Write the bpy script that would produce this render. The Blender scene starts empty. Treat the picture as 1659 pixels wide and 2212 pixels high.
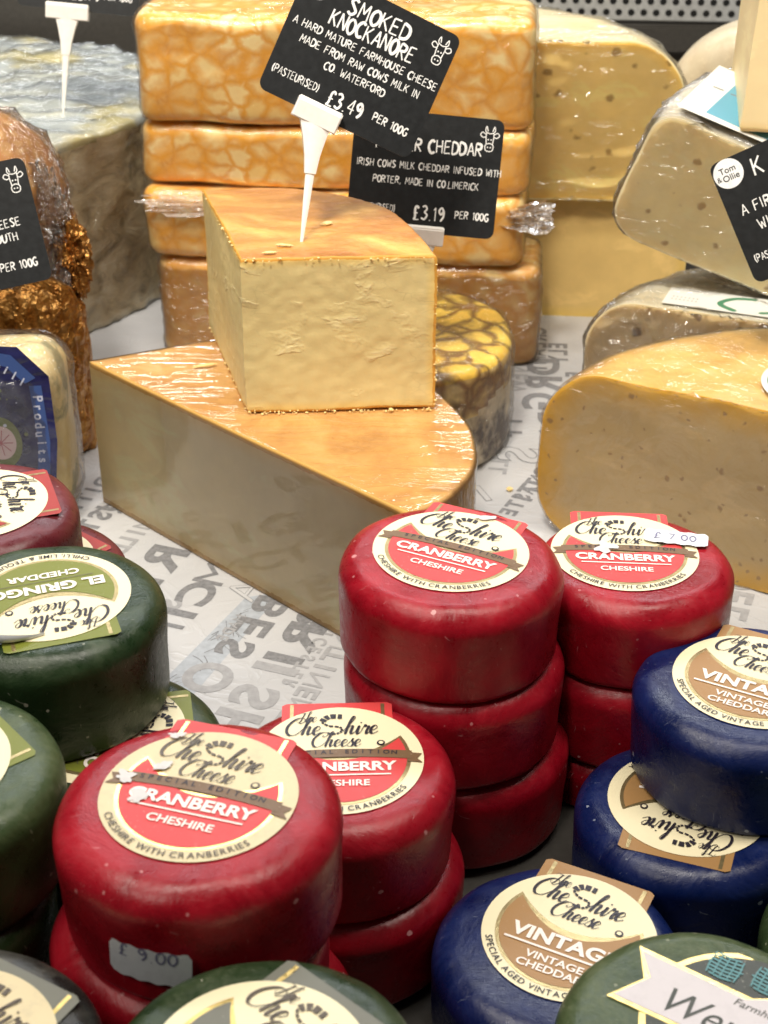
import bpy, bmesh, math, random
from mathutils import Vector, Matrix, noise as mn
import numpy as np
PI = math.pi
R_ = math.radians
S = bpy.context.scene
COL = S.collection
random.seed(7)

# ------------------------------------------------------------------ camera
cam = bpy.data.cameras.new('camera')
co = bpy.data.objects.new('camera', cam); COL.objects.link(co)
co.location = (0, 0, .386); co.rotation_euler = (R_(90-29.3), 0, 0)
cam.sensor_fit = 'VERTICAL'; cam.sensor_height = 36; cam.lens = 36*3300/2212
cam.clip_start = .01; cam.clip_end = 20
cam.dof.use_dof = True; cam.dof.focus_distance = .58; cam.dof.aperture_fstop = 26
S.camera = co
# ------------------------------------------------------------------ world, shop lamps and added fill lights
w = bpy.data.worlds.new('World'); S.world = w; w.use_nodes = True
w.node_tree.nodes['Background'].inputs[0].default_value = (1.0, .93, .85, 1)
w.node_tree.nodes['Background'].inputs[1].default_value = .065
def area(name, loc, target, sx, sy, power, col):
    l = bpy.data.lights.new(name, 'AREA'); l.shape = 'RECTANGLE'; l.size = sx; l.size_y = sy
    l.energy = power; l.color = col
    o = bpy.data.objects.new(name, l); COL.objects.link(o); o.location = loc
    o.rotation_euler = (Vector(target)-Vector(loc)).to_track_quat('-Z', 'Y').to_euler()
area('canopy_lamp', (0, .42, 1.15), (0, .55, 0), 1.3, .16, 14.5, (1, .93, .82))
area('rear_lamp', (.1, 1.45, 1.05), (0, .55, 0), 1.5, .14, 11, (.93, .96, 1))
area('fill_light', (-.65, -.15, 1.15), (-.05, .65, .05), .5, .35, 4.5, (1, .93, .82))  # added fill from the left front, lifts the long wedge's cut face
sl = bpy.data.lights.new('fill_spot', 'SPOT'); sl.energy = 90; sl.color = (1, .93, .82); sl.spot_size = R_(37); sl.spot_blend = .5; sl.shadow_soft_size = .12  # added spot, cone aimed to brighten the rear pieces and spare the truckles
so = bpy.data.objects.new('fill_spot', sl); COL.objects.link(so); so.location = (-.25, -.15, 1.5)
so.rotation_euler = (Vector((.02, 1.03, .08))-Vector(so.location)).to_track_quat('-Z', 'Y').to_euler()
S.view_settings.view_transform = 'Standard'; S.view_settings.look = 'None'
S.view_settings.exposure = 0; S.view_settings.gamma = 1
S.cycles.transparent_max_bounces = 24
S.cycles.max_bounces = 8
S.cycles.use_denoising = True

# ------------------------------------------------------------------ node helpers
class M:
    def __init__(s, name):
        s.m = bpy.data.materials.new(name); s.m.use_nodes = True
        s.t = s.m.node_tree; s.n = s.t.nodes; s.b = s.n['Principled BSDF']; s.tc = None; s._c = {}
    def coord(s, scale=(1, 1, 1), rot=(0, 0, 0), distort=0, dscale=10):
        if not s.tc: s.tc = s.n.new('ShaderNodeTexCoord')
        mp = s.n.new('ShaderNodeMapping'); mp.inputs['Scale'].default_value = scale; mp.inputs['Rotation'].default_value = rot
        s.l(s.tc.outputs['Object'], mp.inputs['Vector'])
        if distort:
            nz = s.n.new('ShaderNodeTexNoise'); nz.inputs['Scale'].default_value = dscale; nz.inputs['Detail'].default_value = 3
            s.l(s.tc.outputs['Object'], nz.inputs['Vector'])
            v1 = s.n.new('ShaderNodeVectorMath'); v1.operation = 'SUBTRACT'; v1.inputs[1].default_value = (.5, .5, .5)
            s.l(nz.outputs['Color'], v1.inputs[0])
            v2 = s.n.new('ShaderNodeVectorMath'); v2.operation = 'SCALE'; v2.inputs['Scale'].default_value = distort
            s.l(v1.outputs[0], v2.inputs[0])
            v3 = s.n.new('ShaderNodeVectorMath'); v3.operation = 'ADD'
            s.l(mp.outputs[0], v3.inputs[0]); s.l(v2.outputs[0], v3.inputs[1]); return v3.outputs[0]
        return mp.outputs[0]
    def l(s, a, b): s.t.links.new(a, b)
    def noise(s, scale, detail=4, rough=.55, vec=None, dist=0):
        x = s.n.new('ShaderNodeTexNoise'); x.inputs['Scale'].default_value = scale; x.inputs['Detail'].default_value = detail
        x.inputs['Roughness'].default_value = rough; x.inputs['Distortion'].default_value = dist
        s.l(vec if vec is not None else s.coord(), x.inputs['Vector']); return x.outputs['Fac']
    def voro(s, scale, feature='F1', vec=None, out='Distance', rnd=1):
        x = s.n.new('ShaderNodeTexVoronoi'); x.feature = feature; x.inputs['Scale'].default_value = scale
        x.inputs['Randomness'].default_value = rnd
        s.l(vec if vec is not None else s.coord(), x.inputs['Vector']); return x.outputs[out]
    def ramp(s, fac, stops, interp='LINEAR'):
        r = s.n.new('ShaderNodeValToRGB'); r.color_ramp.interpolation = interp
        e = r.color_ramp.elements
        while len(e) < len(stops): e.new(.5)
        for i, (p, c) in enumerate(stops):
            e[i].position = p; e[i].color = (c, c, c, 1) if not hasattr(c, '__len__') else (*c, 1)
        s.l(fac, r.inputs[0]); return r.outputs[0]
    def mix(s, f, a, b, blend='MIX'):
        x = s.n.new('ShaderNodeMix'); x.data_type = 'RGBA'; x.blend_type = blend
        for v, i in ((f, 0), (a, 6), (b, 7)):
            if hasattr(v, 'is_linked'): s.l(v, x.inputs[i])
            elif i == 0: x.inputs[0].default_value = v
            else: x.inputs[i].default_value = (*v, 1)
        return x.outputs[2]
    def math(s, op, a, b=0, c=0):
        x = s.n.new('ShaderNodeMath'); x.operation = op
        for i, v in enumerate((a, b, c)):
            if hasattr(v, 'is_linked'): s.l(v, x.inputs[i])
            else: x.inputs[i].default_value = v
        return x.outputs[0]
    def attr(s, name):
        x = s.n.new('ShaderNodeAttribute'); x.attribute_name = name; return x.outputs['Fac']
    def rnd(s):
        x = s.n.new('ShaderNodeObjectInfo'); return x.outputs['Random']
    def bump(s, h, strength=.3, dist=.001, prev=None):
        x = s.n.new('ShaderNodeBump'); x.inputs['Strength'].default_value = strength; x.inputs['Distance'].default_value = dist
        s.l(h, x.inputs['Height'])
        if prev is not None: s.l(prev, x.inputs['Normal'])
        return x.outputs[0]
    def set(s, **k):
        for a, v in k.items():
            i = s.b.inputs[{'color': 'Base Color', 'rough': 'Roughness', 'metal': 'Metallic', 'coat': 'Coat Weight', 'coatr': 'Coat Roughness',
                            'normal': 'Normal', 'spec': 'Specular IOR Level', 'sss': 'Subsurface Weight', 'coatn': 'Coat Normal', 'sheen': 'Sheen Weight'}[a]]
            if hasattr(v, 'is_linked'): s.l(v, i)
            elif hasattr(v, '__len__'): i.default_value = (*v, 1)
            else: i.default_value = v
        if 'sss' in k:
            s.b.inputs['Subsurface Radius'].default_value = (1, .6, .3); s.b.inputs['Subsurface Scale'].default_value = .004
        return s.m

def plain(name, color, rough=.5, metal=0, coat=0, nb=0, var=.12, spec=.5):
    a = M(name); n = a.noise(300, 3)
    c = a.mix(a.ramp(n, [(.3, 0), (.7, 1)]), tuple(v*(1-var) for v in color), tuple(min(1, v*(1+var)) for v in color))
    k = dict(color=c, rough=rough, metal=metal, coat=coat, spec=spec)
    if nb: k['normal'] = a.bump(a.noise(500, 4), nb, .0005)
    return a.set(**k)

# waxes -------------------------------------------------------------
def wax(name, c, dust, dustc, hi):
    a = M(name)
    off = a.n.new('ShaderNodeVectorMath'); off.operation = 'SCALE'; off.inputs[0].default_value = (3.1, 7.7, 1.3)
    a.l(a.rnd(), off.inputs['Scale'])
    v = a.n.new('ShaderNodeVectorMath'); v.operation = 'ADD'; a.l(a.coord(), v.inputs[0]); a.l(off.outputs[0], v.inputs[1]); v = v.outputs[0]
    big = a.noise(45, 5, .65, v, .6); fine = a.noise(420, 5, .7, v)
    base = a.mix(a.ramp(big, [(.35, 0), (.68, 1)]), tuple(x*.72 for x in c), tuple(min(1, x*1.25) for x in c))
    dm = a.math('MULTIPLY', a.ramp(big, [(.42, 0), (.72, 1)]), a.ramp(fine, [(.35, .25), (.7, 1)]))
    # dusty bloom settles on surfaces that face up
    g = a.n.new('ShaderNodeNewGeometry'); sp = a.n.new('ShaderNodeSeparateXYZ'); a.l(g.outputs['Normal'], sp.inputs[0])
    upf = a.ramp(sp.outputs[2], [(.15, .03), (.95, 1)])
    base = a.mix(a.math('MULTIPLY', a.math('MULTIPLY', dm, dust), upf), base, dustc)
    # small chips and specks of pale bloom
    vs = a.voro(150, vec=v); vc = a.voro(150, vec=v, out='Color')
    sep = a.n.new('ShaderNodeSeparateColor'); a.l(vc, sep.inputs[0])
    chip = a.math('MULTIPLY', a.math('LESS_THAN', a.math('ADD', vs, a.math('MULTIPLY', fine, .35)), .3), a.math('GREATER_THAN', sep.outputs[0], .94))
    base = a.mix(a.math('MULTIPLY', chip, .6), base, hi)
    v3_ = a.voro(360, vec=v); c3_ = a.voro(360, vec=v, out='Color'); sp3 = a.n.new('ShaderNodeSeparateColor'); a.l(c3_, sp3.inputs[0])
    base = a.mix(a.math('MULTIPLY', a.math('MULTIPLY', a.math('LESS_THAN', a.math('ADD', v3_, a.math('MULTIPLY', fine, .5)), .42), a.math('GREATER_THAN', sp3.outputs[0], .975)), .35), base, hi)
    scr = a.noise(90, 5, .65, a.coord((1, 11, 1.5), (0, 0, .7)), 1.6)
    base = a.mix(a.math('MULTIPLY', a.ramp(scr, [(.67, 0), (.70, 1)]), .30), base, hi)
    n1 = a.bump(big, .35, .002); n2 = a.bump(fine, .22, .0004, n1); n3 = a.bump(scr, .12, .0006, n2)
    rg = a.ramp(a.math('ADD', a.math('MULTIPLY', fine, .5), a.math('MULTIPLY', big, .5)), [(.38, .22), (.62, .46)])
    return a.set(color=base, rough=rg, normal=n3, spec=.38, sss=0)
WAX = {'red': wax('red_wax', (.29, .003, .012), .20, (.52, .10, .12), (.75, .4, .4)),
       'green': wax('green_wax', (.013, .031, .010), .42, (.15, .165, .10), (.5, .5, .4)),
       'dullgreen': wax('mossy_green_wax', (.032, .058, .020), .75, (.17, .185, .10), (.5, .5, .35)),
       'blue': wax('blue_wax', (.003, .010, .070), .22, (.07, .10, .22), (.45, .5, .6)),
       'maroon': wax('maroon_wax', (.115, .014, .020), .25, (.22, .10, .10), (.5, .35, .35)),
       'black': wax('black_wax', (.018, .018, .017), .8, (.14, .13, .10), (.4, .38, .3))}

# label inks -----------------------------------------------------------
def sticker(name, c, grime=.12, rough=.42):
    a = M(name); n = a.noise(160, 5, .7); n2 = a.noise(900, 3)
    col = a.mix(a.math('MULTIPLY', a.ramp(n, [(.5, 0), (.75, 1)]), grime), c, tuple(x*.55+.08 for x in c))
    col = a.mix(a.math('MULTIPLY', a.ramp(n2, [(.66, 0), (.72, 1)]), grime*.8), col, (.7, .66, .55))
    return a.set(color=col, rough=rough, normal=a.bump(n, .12, .0006), spec=.4)
CREAM = sticker('cream_label_paper', (.82, .74, .50))
CREAMW = sticker('worn_cream_label_paper', (.66, .56, .35), .5)
PANEL = {'red': sticker('red_label_print', (.62, .055, .055), .2), 'tan': sticker('tan_label_print', (.36, .20, .075)),
         'olive': sticker('olive_label_print', (.17, .19, .025)), 'maroon': sticker('dark_red_label_print', (.33, .035, .03)),
         'grey': sticker('grey_label_print', (.16, .16, .13))}
RIBBON = sticker('brown_ribbon_print', (.17, .10, .05), .2)
INK = sticker('dark_label_ink', (.022, .018, .028), .1)
INKB = sticker('brown_label_ink', (.10, .08, .06), .1)
WINK = sticker('pale_label_ink', (.88, .80, .74), .15)
GOLD = plain('gold_foil_print', (.85, .62, .22), .28, 1, nb=.15)
GOLDD = plain('tarnished_gold_print', (.42, .33, .16), .35, .8, nb=.15)
STICK = sticker('price_sticker_paper', (.68, .70, .74), .45, .5)
SILV = plain('silver_label_back', (.6, .62, .66), .35, .3)

# cheese --------------------------------------------------------------
def paste(name, c, edge, rind, ew=.012, rw=.0014, bumps=.5, eyes=None, eyec=(.25, .13, .04), coat=0, streak=.25, blot=None, coatr=.06, craggy=1):
    a = M(name); rd = a.attr('rd')
    n = a.noise(60, 5, .6); f = a.noise(380, 5, .7)
    layer = a.noise(22, 6, .6, a.coord((1, 1, 2.0), (0, .10, 0), .01, 40), .4)
    col = a.mix(a.ramp(n, [(.3, 0), (.7, 1)]), tuple(x*(1-streak*.45) for x in c), c)
    col = a.mix(a.ramp(layer, [(.55, 0), (.62, .35), (.7, 0)]), col, tuple(min(1, x*1.25+.03) for x in c))
    rdn = a.math('ADD', rd, a.math('MULTIPLY', a.math('SUBTRACT', n, .5), ew*.9))
    col = a.mix(a.ramp(a.math('DIVIDE', rdn, ew), [(0, 1), (.45, .55), (1, 0)]), col, edge)
    if blot: col = a.mix(a.ramp(a.noise(38, 4, .6), [(.6, 0), (.72, .6)]), col, blot)
    bh = a.ramp(layer, [(.3, 0), (.5, .6), (.53, 1), (.7, .8)])
    nm = a.bump(bh, (.25 if craggy == 1 else .10)*bumps, .0016); nm = a.bump(f, .5*bumps, .0006, nm)
    if craggy > 1:
        fl_ = a.noise(14, 6, .50, a.coord((1, 1, 2.6), distort=.006, dscale=90), .3); g2 = a.ramp(a.noise(55, 4), [(.50, 0), (.60, 1)])
        edge_ = a.math('MULTIPLY', a.ramp(fl_, [(.49, 0), (.50, 1), (.53, 0)]), g2); step_ = a.math('MULTIPLY', a.ramp(fl_, [(.49, 0), (.502, 1), (.57, .0)]), g2)
        col = a.mix(a.math('MULTIPLY', edge_, .22), col, (.95, .86, .56)); nm = a.bump(step_, .35, .0012, nm)
        ck = a.voro(85, 'DISTANCE_TO_EDGE', a.coord((1, 1, 2.2), distort=.02, dscale=60))
        gate = a.ramp(a.noise(22, 3), [(.52, 0), (.6, 1)])
        crack = a.math('MULTIPLY', a.ramp(ck, [(.0, 1), (.035, 0)]), gate)
        col = a.mix(a.math('MULTIPLY', crack, .45), col, tuple(x*.55 for x in c))
        nm = a.bump(crack, -.7, .0012, nm)
    if eyes:
        for (sc, rad, keep) in eyes:
            v = a.coord(distort=.006, dscale=150)
            d = a.voro(sc, vec=v); cc = a.voro(sc, vec=v, out='Color'); sp = a.n.new('ShaderNodeSeparateColor'); a.l(cc, sp.inputs[0])
            k = a.math('GREATER_THAN', sp.outputs[0], 1-keep)
            m = a.math('MULTIPLY', a.ramp(d, [(rad*.55, 1), (rad, 0)]), k)
            col = a.mix(a.math('MULTIPLY', m, .8), col, eyec); nm = a.bump(m, -.8, .0015, nm)
    rn = a.math('ADD', rd, a.math('MULTIPLY', a.math('SUBTRACT', f, .5), rw*1.2))
    col = a.mix(a.math('LESS_THAN', rn, rw), col, rind)
    return a.set(color=col, rough=.52, normal=nm, spec=.35, coat=coat, coatr=coatr, sss=.12)

def rindm(name, c, c2, c3, scale=30, bump=.5, rough=.4, coat=0, spots=None, stretch=(1, 1, 1), sc=.5):
    a = M(name); v = a.coord(stretch)
    n = a.noise(scale, 6, .62, v, .8); f = a.noise(scale*9, 5, .7, v)
    col = a.ramp(n, [(.28, c2), (.5, c), (.72, c3)])
    col = a.mix(a.math('MULTIPLY', a.ramp(f, [(.5, 0), (.8, 1)]), .35), col, tuple(min(1, x*1.5+.05) for x in c))
    if spots: col = a.mix(a.ramp(a.noise(spots[0], 5, .6), [(spots[2], 0), (spots[2]+.1, spots[3])]), col, spots[1])
    nm = a.bump(f, bump, .0008); nm = a.bump(n, bump*.7, .003, nm)
    return a.set(color=col, rough=rough, normal=nm, coat=coat, coatr=.08, sss=.06, spec=sc)

def mottled(name, pale, vein, dark, scale=62, vw=.2, bump=.15, darkamt=.3, coat=.4, thr=.46):
    a = M(name); v = a.coord(distort=.012, dscale=70)
    v2 = a.coord((1, 1, 1.25), distort=.016, dscale=55)
    ed = a.voro(scale, 'DISTANCE_TO_EDGE', v2); n = a.noise(24, 5, .6); f = a.noise(110, 6, .7, v, .5)
    w = a.math('MULTIPLY', a.ramp(n, [(.36, .35), (.66, 1.8)]), vw)
    e = a.math('DIVIDE', a.math('ADD', ed, a.math('MULTIPLY', a.math('SUBTRACT', f, .5), .42)), w)
    m = a.ramp(e, [(0, .95), (.35, .7), (1.0, 0)])
    vc = a.voro(scale, 'F1', v2, 'Color'); sp = a.n.new('ShaderNodeSeparateColor'); a.l(vc, sp.inputs[0])
    pc = a.mix(sp.outputs[0], pale, tuple(x*y for x, y in zip(pale, (.92, .80, .58))))
    pc = a.mix(a.math('MULTIPLY', a.ramp(f, [(.4, 0), (.75, 1)]), .22), pc, vein)
    vcx = a.mix(a.ramp(f, [(thr, 0), (thr+.2, 1)]), vein, dark)
    vcx = a.mix(darkamt, vein, vcx)
    col = a.mix(m, pc, vcx)
    return a.set(color=col, rough=.42, normal=a.bump(f, bump, .001), coat=coat, coatr=.1, sss=.1)

def wrapm(name, strength=.8, gain=.75, base=.05, haze=.05, rough=.1, stretch=(1, 1, 1), scale=45, rot=(0, 0, 0), hz=(.9, .88, .88)):
    a = M(name); a.n.remove(a.b)
    v = a.coord(stretch, rot, .03, 25)
    n = a.noise(scale, 4, .5, v, 1.5); ridge = a.math('ABSOLUTE', a.math('SUBTRACT', n, .5))
    rr = a.ramp(ridge, [(0, 1), (.12, 0)])
    n2 = a.noise(scale*3.5, 3, .5, v, .6)
    nm = a.bump(rr, strength, .003); nm = a.bump(n2, strength*.5, .0015, nm)
    g = a.n.new('ShaderNodeBsdfGlossy'); g.inputs['Roughness'].default_value = rough; a.l(nm, g.inputs['Normal'])
    t = a.n.new('ShaderNodeBsdfTransparent')
    d = a.n.new('ShaderNodeBsdfDiffuse'); d.inputs[0].default_value = (*hz, 1); a.l(nm, d.inputs['Normal'])
    fr = a.n.new('ShaderNodeFresnel'); fr.inputs[0].default_value = 1.45
    fac = a.math('MINIMUM', a.math('ADD', a.math('MULTIPLY', fr.outputs[0], gain), base), .9)
    hzf = a.math('MULTIPLY', a.math('ADD', a.math('MULTIPLY', rr, .6), .4), haze)
    m1 = a.n.new('ShaderNodeMixShader'); a.l(hzf, m1.inputs[0]); a.l(t.outputs[0], m1.inputs[1]); a.l(d.outputs[0], m1.inputs[2])
    m2 = a.n.new('ShaderNodeMixShader'); a.l(fac, m2.inputs[0]); a.l(m1.outputs[0], m2.inputs[1]); a.l(g.outputs[0], m2.inputs[2])
    a.l(m2.outputs[0], a.n['Material Output'].inputs[0]); return a.m

# ------------------------------------------------------------------ object helpers
def link(o, parent=None):
    COL.objects.link(o)
    if parent is not None: o.parent = parent
    return o
def thing(name, label, cat, loc=(0, 0, 0), rot=(0, 0, 0), group=None):
    o = bpy.data.objects.new(name, None); o.empty_display_size = .01; COL.objects.link(o)
    o.location = loc; o.rotation_euler = rot; o['label'] = label; o['category'] = cat
    if group: o['group'] = group
    return o
def obj(name, verts, faces, mats, parent=None, mi=None, attr=None, smooth=True, auto=None):
    me = bpy.data.meshes.new(name); me.from_pydata([tuple(v) for v in verts], [], faces)
    for m in (mats if isinstance(mats, (list, tuple)) else [mats]): me.materials.append(m)
    if mi is not None: me.polygons.foreach_set('material_index', mi)
    if attr:
        for k, vals in attr.items():
            at = me.attributes.new(k, 'FLOAT', 'POINT'); at.data.foreach_set('value', vals)
    me.update()
    if smooth:
        me.polygons.foreach_set('use_smooth', [True]*len(me.polygons))
        if auto: me.set_sharp_from_angle(angle=R_(auto))
    return link(bpy.data.objects.new(name, me), parent)
def nv(p, sc, seed=0.0):
    return mn.noise_vector(Vector(p)*sc+Vector((seed*13.7, seed*5.1, seed*9.3)))
def displace(verts, amp, sc, seed, amp2=0, sc2=200):
    out = []
    for p in verts:
        q = Vector(p)+nv(p, sc, seed)*amp
        if amp2: q += nv(p, sc2, seed+2)*amp2
        out.append(q)
    return out

def lathe(profile, n=96):
    """profile: list (r,z) open from axis to axis"""
    V = []; F = []; m = len(profile)
    for i, (r, z) in enumerate(profile):
        if r < 1e-7: V.append((0, 0, z)); continue
        for k in range(n): a = 2*PI*k/n; V.append((r*math.cos(a), r*math.sin(a), z))
    idx = []; c = 0
    for (r, z) in profile:
        if r < 1e-7: idx.append([c]); c += 1
        else: idx.append(list(range(c, c+n))); c += n
    for a, b in zip(idx, idx[1:]):
        for k in range(n):
            k2 = (k+1) % n
            if len(a) == 1: F.append((a[0], b[k2], b[k]) )
            elif len(b) == 1: F.append((a[k], a[k2], b[0]))
            else: F.append((a[k], a[k2], b[k2], b[k]))
    return V, F
def round_profile(R, h, rt, rb, bulge=0, k=8, flat=10, ns=10):
    P = [(R-rb)*i/flat for i in range(flat)]
    P = [(r, 0) for r in P]
    P += [(R-rb+rb*math.sin(a), rb-rb*math.cos(a)) for a in [PI/2*i/k for i in range(k+1)]]
    for i in range(1, ns): 
        t = i/ns; P.append((R, rb+(h-rt-rb)*t))
    P += [(R-rt+rt*math.cos(a), h-rt+rt*math.sin(a)) for a in [PI/2*i/k for i in range(k+1)]]
    P += [((R-rt)*(1-i/flat), h) for i in range(1, flat+1)]
    if bulge: P = [(r+bulge*math.sin(PI*min(1, max(0, z/h)))*(1 if r > R*.5 else 0)*min(1, (r-R*.5)/(R*.45)) if r > R*.5 else r, z) for r, z in P]
    return P

def sector(name, R, h, rt, rb, a0, a1, mats, parent, bulge=0, amp=.0008, seed=1., amp2=.0002, step=.003):
    """a piece of a cheese wheel: rind surface (slot 1) and two cut faces (slot 0)"""
    ns = max(6, int((h-rt-rb)/step)); flat = max(8, int((R-rt)/step)); k = max(6, int(rt*1.57/step))
    P = round_profile(R, h, rt, rb, bulge, k, flat, ns); P[0] = (0, 0); P[-1] = (0, h)
    nt = max(8, int((a1-a0)*R/step)); V = []; F = []; mi = []; rd = []
    for i in range(nt+1):
        a = a0+(a1-a0)*i/nt
        for (r, z) in P: V.append((r*math.cos(a), r*math.sin(a), z)); rd.append(0)
    m = len(P)
    for i in range(nt):
        for j in range(m-1):
            F.append((i*m+j, (i+1)*m+j, (i+1)*m+j+1, i*m+j+1)); mi.append(1)
    side = [p for p in P[flat-1:m-flat+1]]
    A = np.array(P)
    def rdist(r, z):
        p = np.array((r, z)); s0 = A[:-1]; d = A[1:]-s0
        t = np.clip(((p-s0)*d).sum(1)/np.maximum((d*d).sum(1), 1e-12), 0, 1)
        return float(np.sqrt(((s0+d*t[:, None]-p)**2).sum(1)).min())
    rows = side; nu = flat+2
    for a, flip in ((a0, 0), (a1, 1)):
        b = len(V); rr = [q for q in rows]
        for (r, z) in rr:
            for u in range(nu+1):
                x = r*u/nu; V.append((x*math.cos(a), x*math.sin(a), z)); rd.append(rdist(x, z))
        for j in range(len(rr)-1):
            for u in range(nu):
                q = [b+j*(nu+1)+u, b+j*(nu+1)+u+1, b+(j+1)*(nu+1)+u+1, b+(j+1)*(nu+1)+u]
                F.append(tuple(q if not flip else q[::-1])); mi.append(0)
    V = displace(V, amp, 28, seed, amp2, 260)
    return obj(name, V, F, mats, parent, mi, {'rd': rd}, auto=50)

def catmull(pts, n=8):
    out = []
    P = [pts[0]]+list(pts)+[pts[-1]]
    for i in range(1, len(P)-2):
        for k in range(n):
            t = k/n; q = []
            for d in range(len(pts[0])):
                a, b, c, e = P[i-1][d], P[i][d], P[i+1][d], P[i+2][d]
                q.append(.5*(2*b+(c-a)*t+(2*a-5*b+4*c-e)*t*t+(3*b-a-3*c+e)*t**3))
            out.append(tuple(q))
    out.append(tuple(pts[-1])); return out

def prism(name, segs, h, mats, parent, rt=.005, rb=.004, rc=.0008, step=.003, amp=.0008, seed=1., amp2=.0002, lean=(0, 0), auto=50):
    """segs: [(points, 'cut'|'rind')] counter-clockwise loop of a cheese piece seen from above"""
    pts = []; kinds = []
    for si, (pp, kd) in enumerate(segs):
        nxt = segs[(si+1) % len(segs)][0][0]
        q = list(pp)+([nxt] if (abs(pp[-1][0]-nxt[0])+abs(pp[-1][1]-nxt[1])) > 1e-6 else [])
        q = catmull(q, 12) if (kd == 'rind' and len(q) > 2) else q
        for a, b in zip(q, q[1:]):
            L = math.dist(a, b); n = max(1, round(L/step))
            for i in range(n): pts.append((a[0]+(b[0]-a[0])*i/n, a[1]+(b[1]-a[1])*i/n)); kinds.append(kd)
    N = len(pts); cx = sum(p[0] for p in pts)/N; cy = sum(p[1] for p in pts)/N
    nor = []
    for i in range(N):
        a, b = pts[i-1], pts[(i+1) % N]; d = Vector((b[0]-a[0], b[1]-a[1])).normalized(); nor.append((d.y, -d.x))
    for _ in range(5):
        nn_ = []
        for i in range(N):
            v = Vector(nor[i-1])+Vector(nor[i])*2+Vector(nor[(i+1) % N]); v.normalize(); nn_.append((v.x, v.y))
        nor = nn_
    wgt = [1. if k == 'rind' else 0. for k in kinds]
    for _ in range(7): wgt = [(wgt[i-1]+wgt[i]*2+wgt[(i+1) % N])/4 for i in range(N)]
    def rdist(p):
        best = 1
        for i in range(N):
            if kinds[i] == 'rind':
                d = math.dist(p, pts[i]); best = min(best, d)
        return best
    base_rd = [0 if kinds[i] == 'rind' else rdist(pts[i]) for i in range(N)]
    V = []; F = []; mi = []; rd = []
    k = 6; levels = []
    for i in range(k+1): a = PI/2*i/k; levels.append((rb*(1-math.cos(a)), 1-math.sin(a), 'b'))
    ns = max(4, int((h-rt-rb)/step))
    for i in range(1, ns): levels.append((rb+(h-rt-rb)*i/ns, 0, 's'))
    for i in range(k+1): a = PI/2*i/k; levels.append((h-rt+rt*math.sin(a), 1-math.cos(a), 't'))
    for (z, ins, w) in levels:
        for i in range(N):
            r = ((rb if w == 'b' else rt)*wgt[i]+rc*(1-wgt[i]))*ins
            V.append((pts[i][0]-nor[i][0]*r+lean[0]*z, pts[i][1]-nor[i][1]*r+lean[1]*z, z))
            rd.append(min(z, h-z, base_rd[i]) if kinds[i] == 'cut' else 0)
    for j in range(len(levels)-1):
        for i in range(N):
            i2 = (i+1) % N; F.append((j*N+i, j*N+i2, (j+1)*N+i2, (j+1)*N+i)); mi.append(1 if kinds[i] == 'rind' else 0)
    rings = 12+int(.04/step)
    for top in (0, 1):
        b0 = (len(levels)-1)*N if top else 0; prev = list(range(b0, b0+N)); src = [V[q] for q in prev]
        c3 = (cx+lean[0]*(h if top else 0), cy+lean[1]*(h if top else 0), h if top else 0)
        for r in range(1, rings):
            t = 1-r/rings; b = len(V)
            for q in src: V.append((c3[0]+(q[0]-c3[0])*t, c3[1]+(q[1]-c3[1])*t, c3[2])); rd.append(0)
            for i in range(N):
                i2 = (i+1) % N; f = (prev[i], prev[i2], b+i2, b+i); F.append(f if top else f[::-1]); mi.append(1)
            prev = list(range(b, b+N))
        V.append(c3); rd.append(0); c = len(V)-1
        for i in range(N):
            f = (prev[i], prev[(i+1) % N], c); F.append(f if top else f[::-1]); mi.append(1)
    V = displace(V, amp, 28, seed, amp2, 260)
    return obj(name, V, F, mats, parent, mi, {'rd': rd}, auto=auto)

def wrap(src, mat, off=.0008, amp=.0012, sc=60, seed=3., stretch=(1, 1, 1), zmin=.0004, name='plastic_wrap', cut=None, calm=0):
    me = src.data; V = []
    flat = set()
    if cut is not None:
        for p in me.polygons:
            if p.material_index == 0: flat.update(p.vertices)
    for v in me.vertices:
        p = v.co; q = Vector((p.x*stretch[0], p.y*stretch[1], p.z*stretch[2]))*sc+Vector((seed*7, seed*3, seed))
        n = mn.noise(q); n2 = mn.noise(q*2.3+Vector((5, 5, 5)))
        r = max(0, 1-abs(n)*5)*amp + max(0, 1-abs(n2)*6)*amp*.4
        if calm and v.index in flat: r *= calm-1
        c = p+v.normal*(off+r); c.z = max(c.z, zmin); V.append(c)
    F = [tuple(p.vertices) for p in me.polygons]
    if cut is None: return obj(name, V, F, mat, src.parent)
    return obj(name, V, F, [cut, mat], src.parent, [p.material_index for p in me.polygons], auto=50)

def crumple(name, base, r, mat, parent, seed=1., amp=.35, squash=(1, 1, 1), sub=5, freq=2.2):
    bm = bmesh.new(); bmesh.ops.create_icosphere(bm, subdivisions=sub, radius=1)
    V = []
    for v in bm.verts:
        d = v.co.normalized(); n = 0; f = freq
        for o in range(4): n += (1-abs(mn.noise(d*f+Vector((seed*3.3, seed, o*7))))*2.6)*(.55**o); f *= 2.0
        q = d*(1+amp*(n-.8)); V.append((base[0]+q.x*r*squash[0], base[1]+q.y*r*squash[1], base[2]+q.z*r*squash[2]))
    F = [tuple(v.index for v in f.verts) for f in bm.faces]; bm.free()
    return obj(name, V, F, mat, parent, smooth=True, auto=28)

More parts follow.
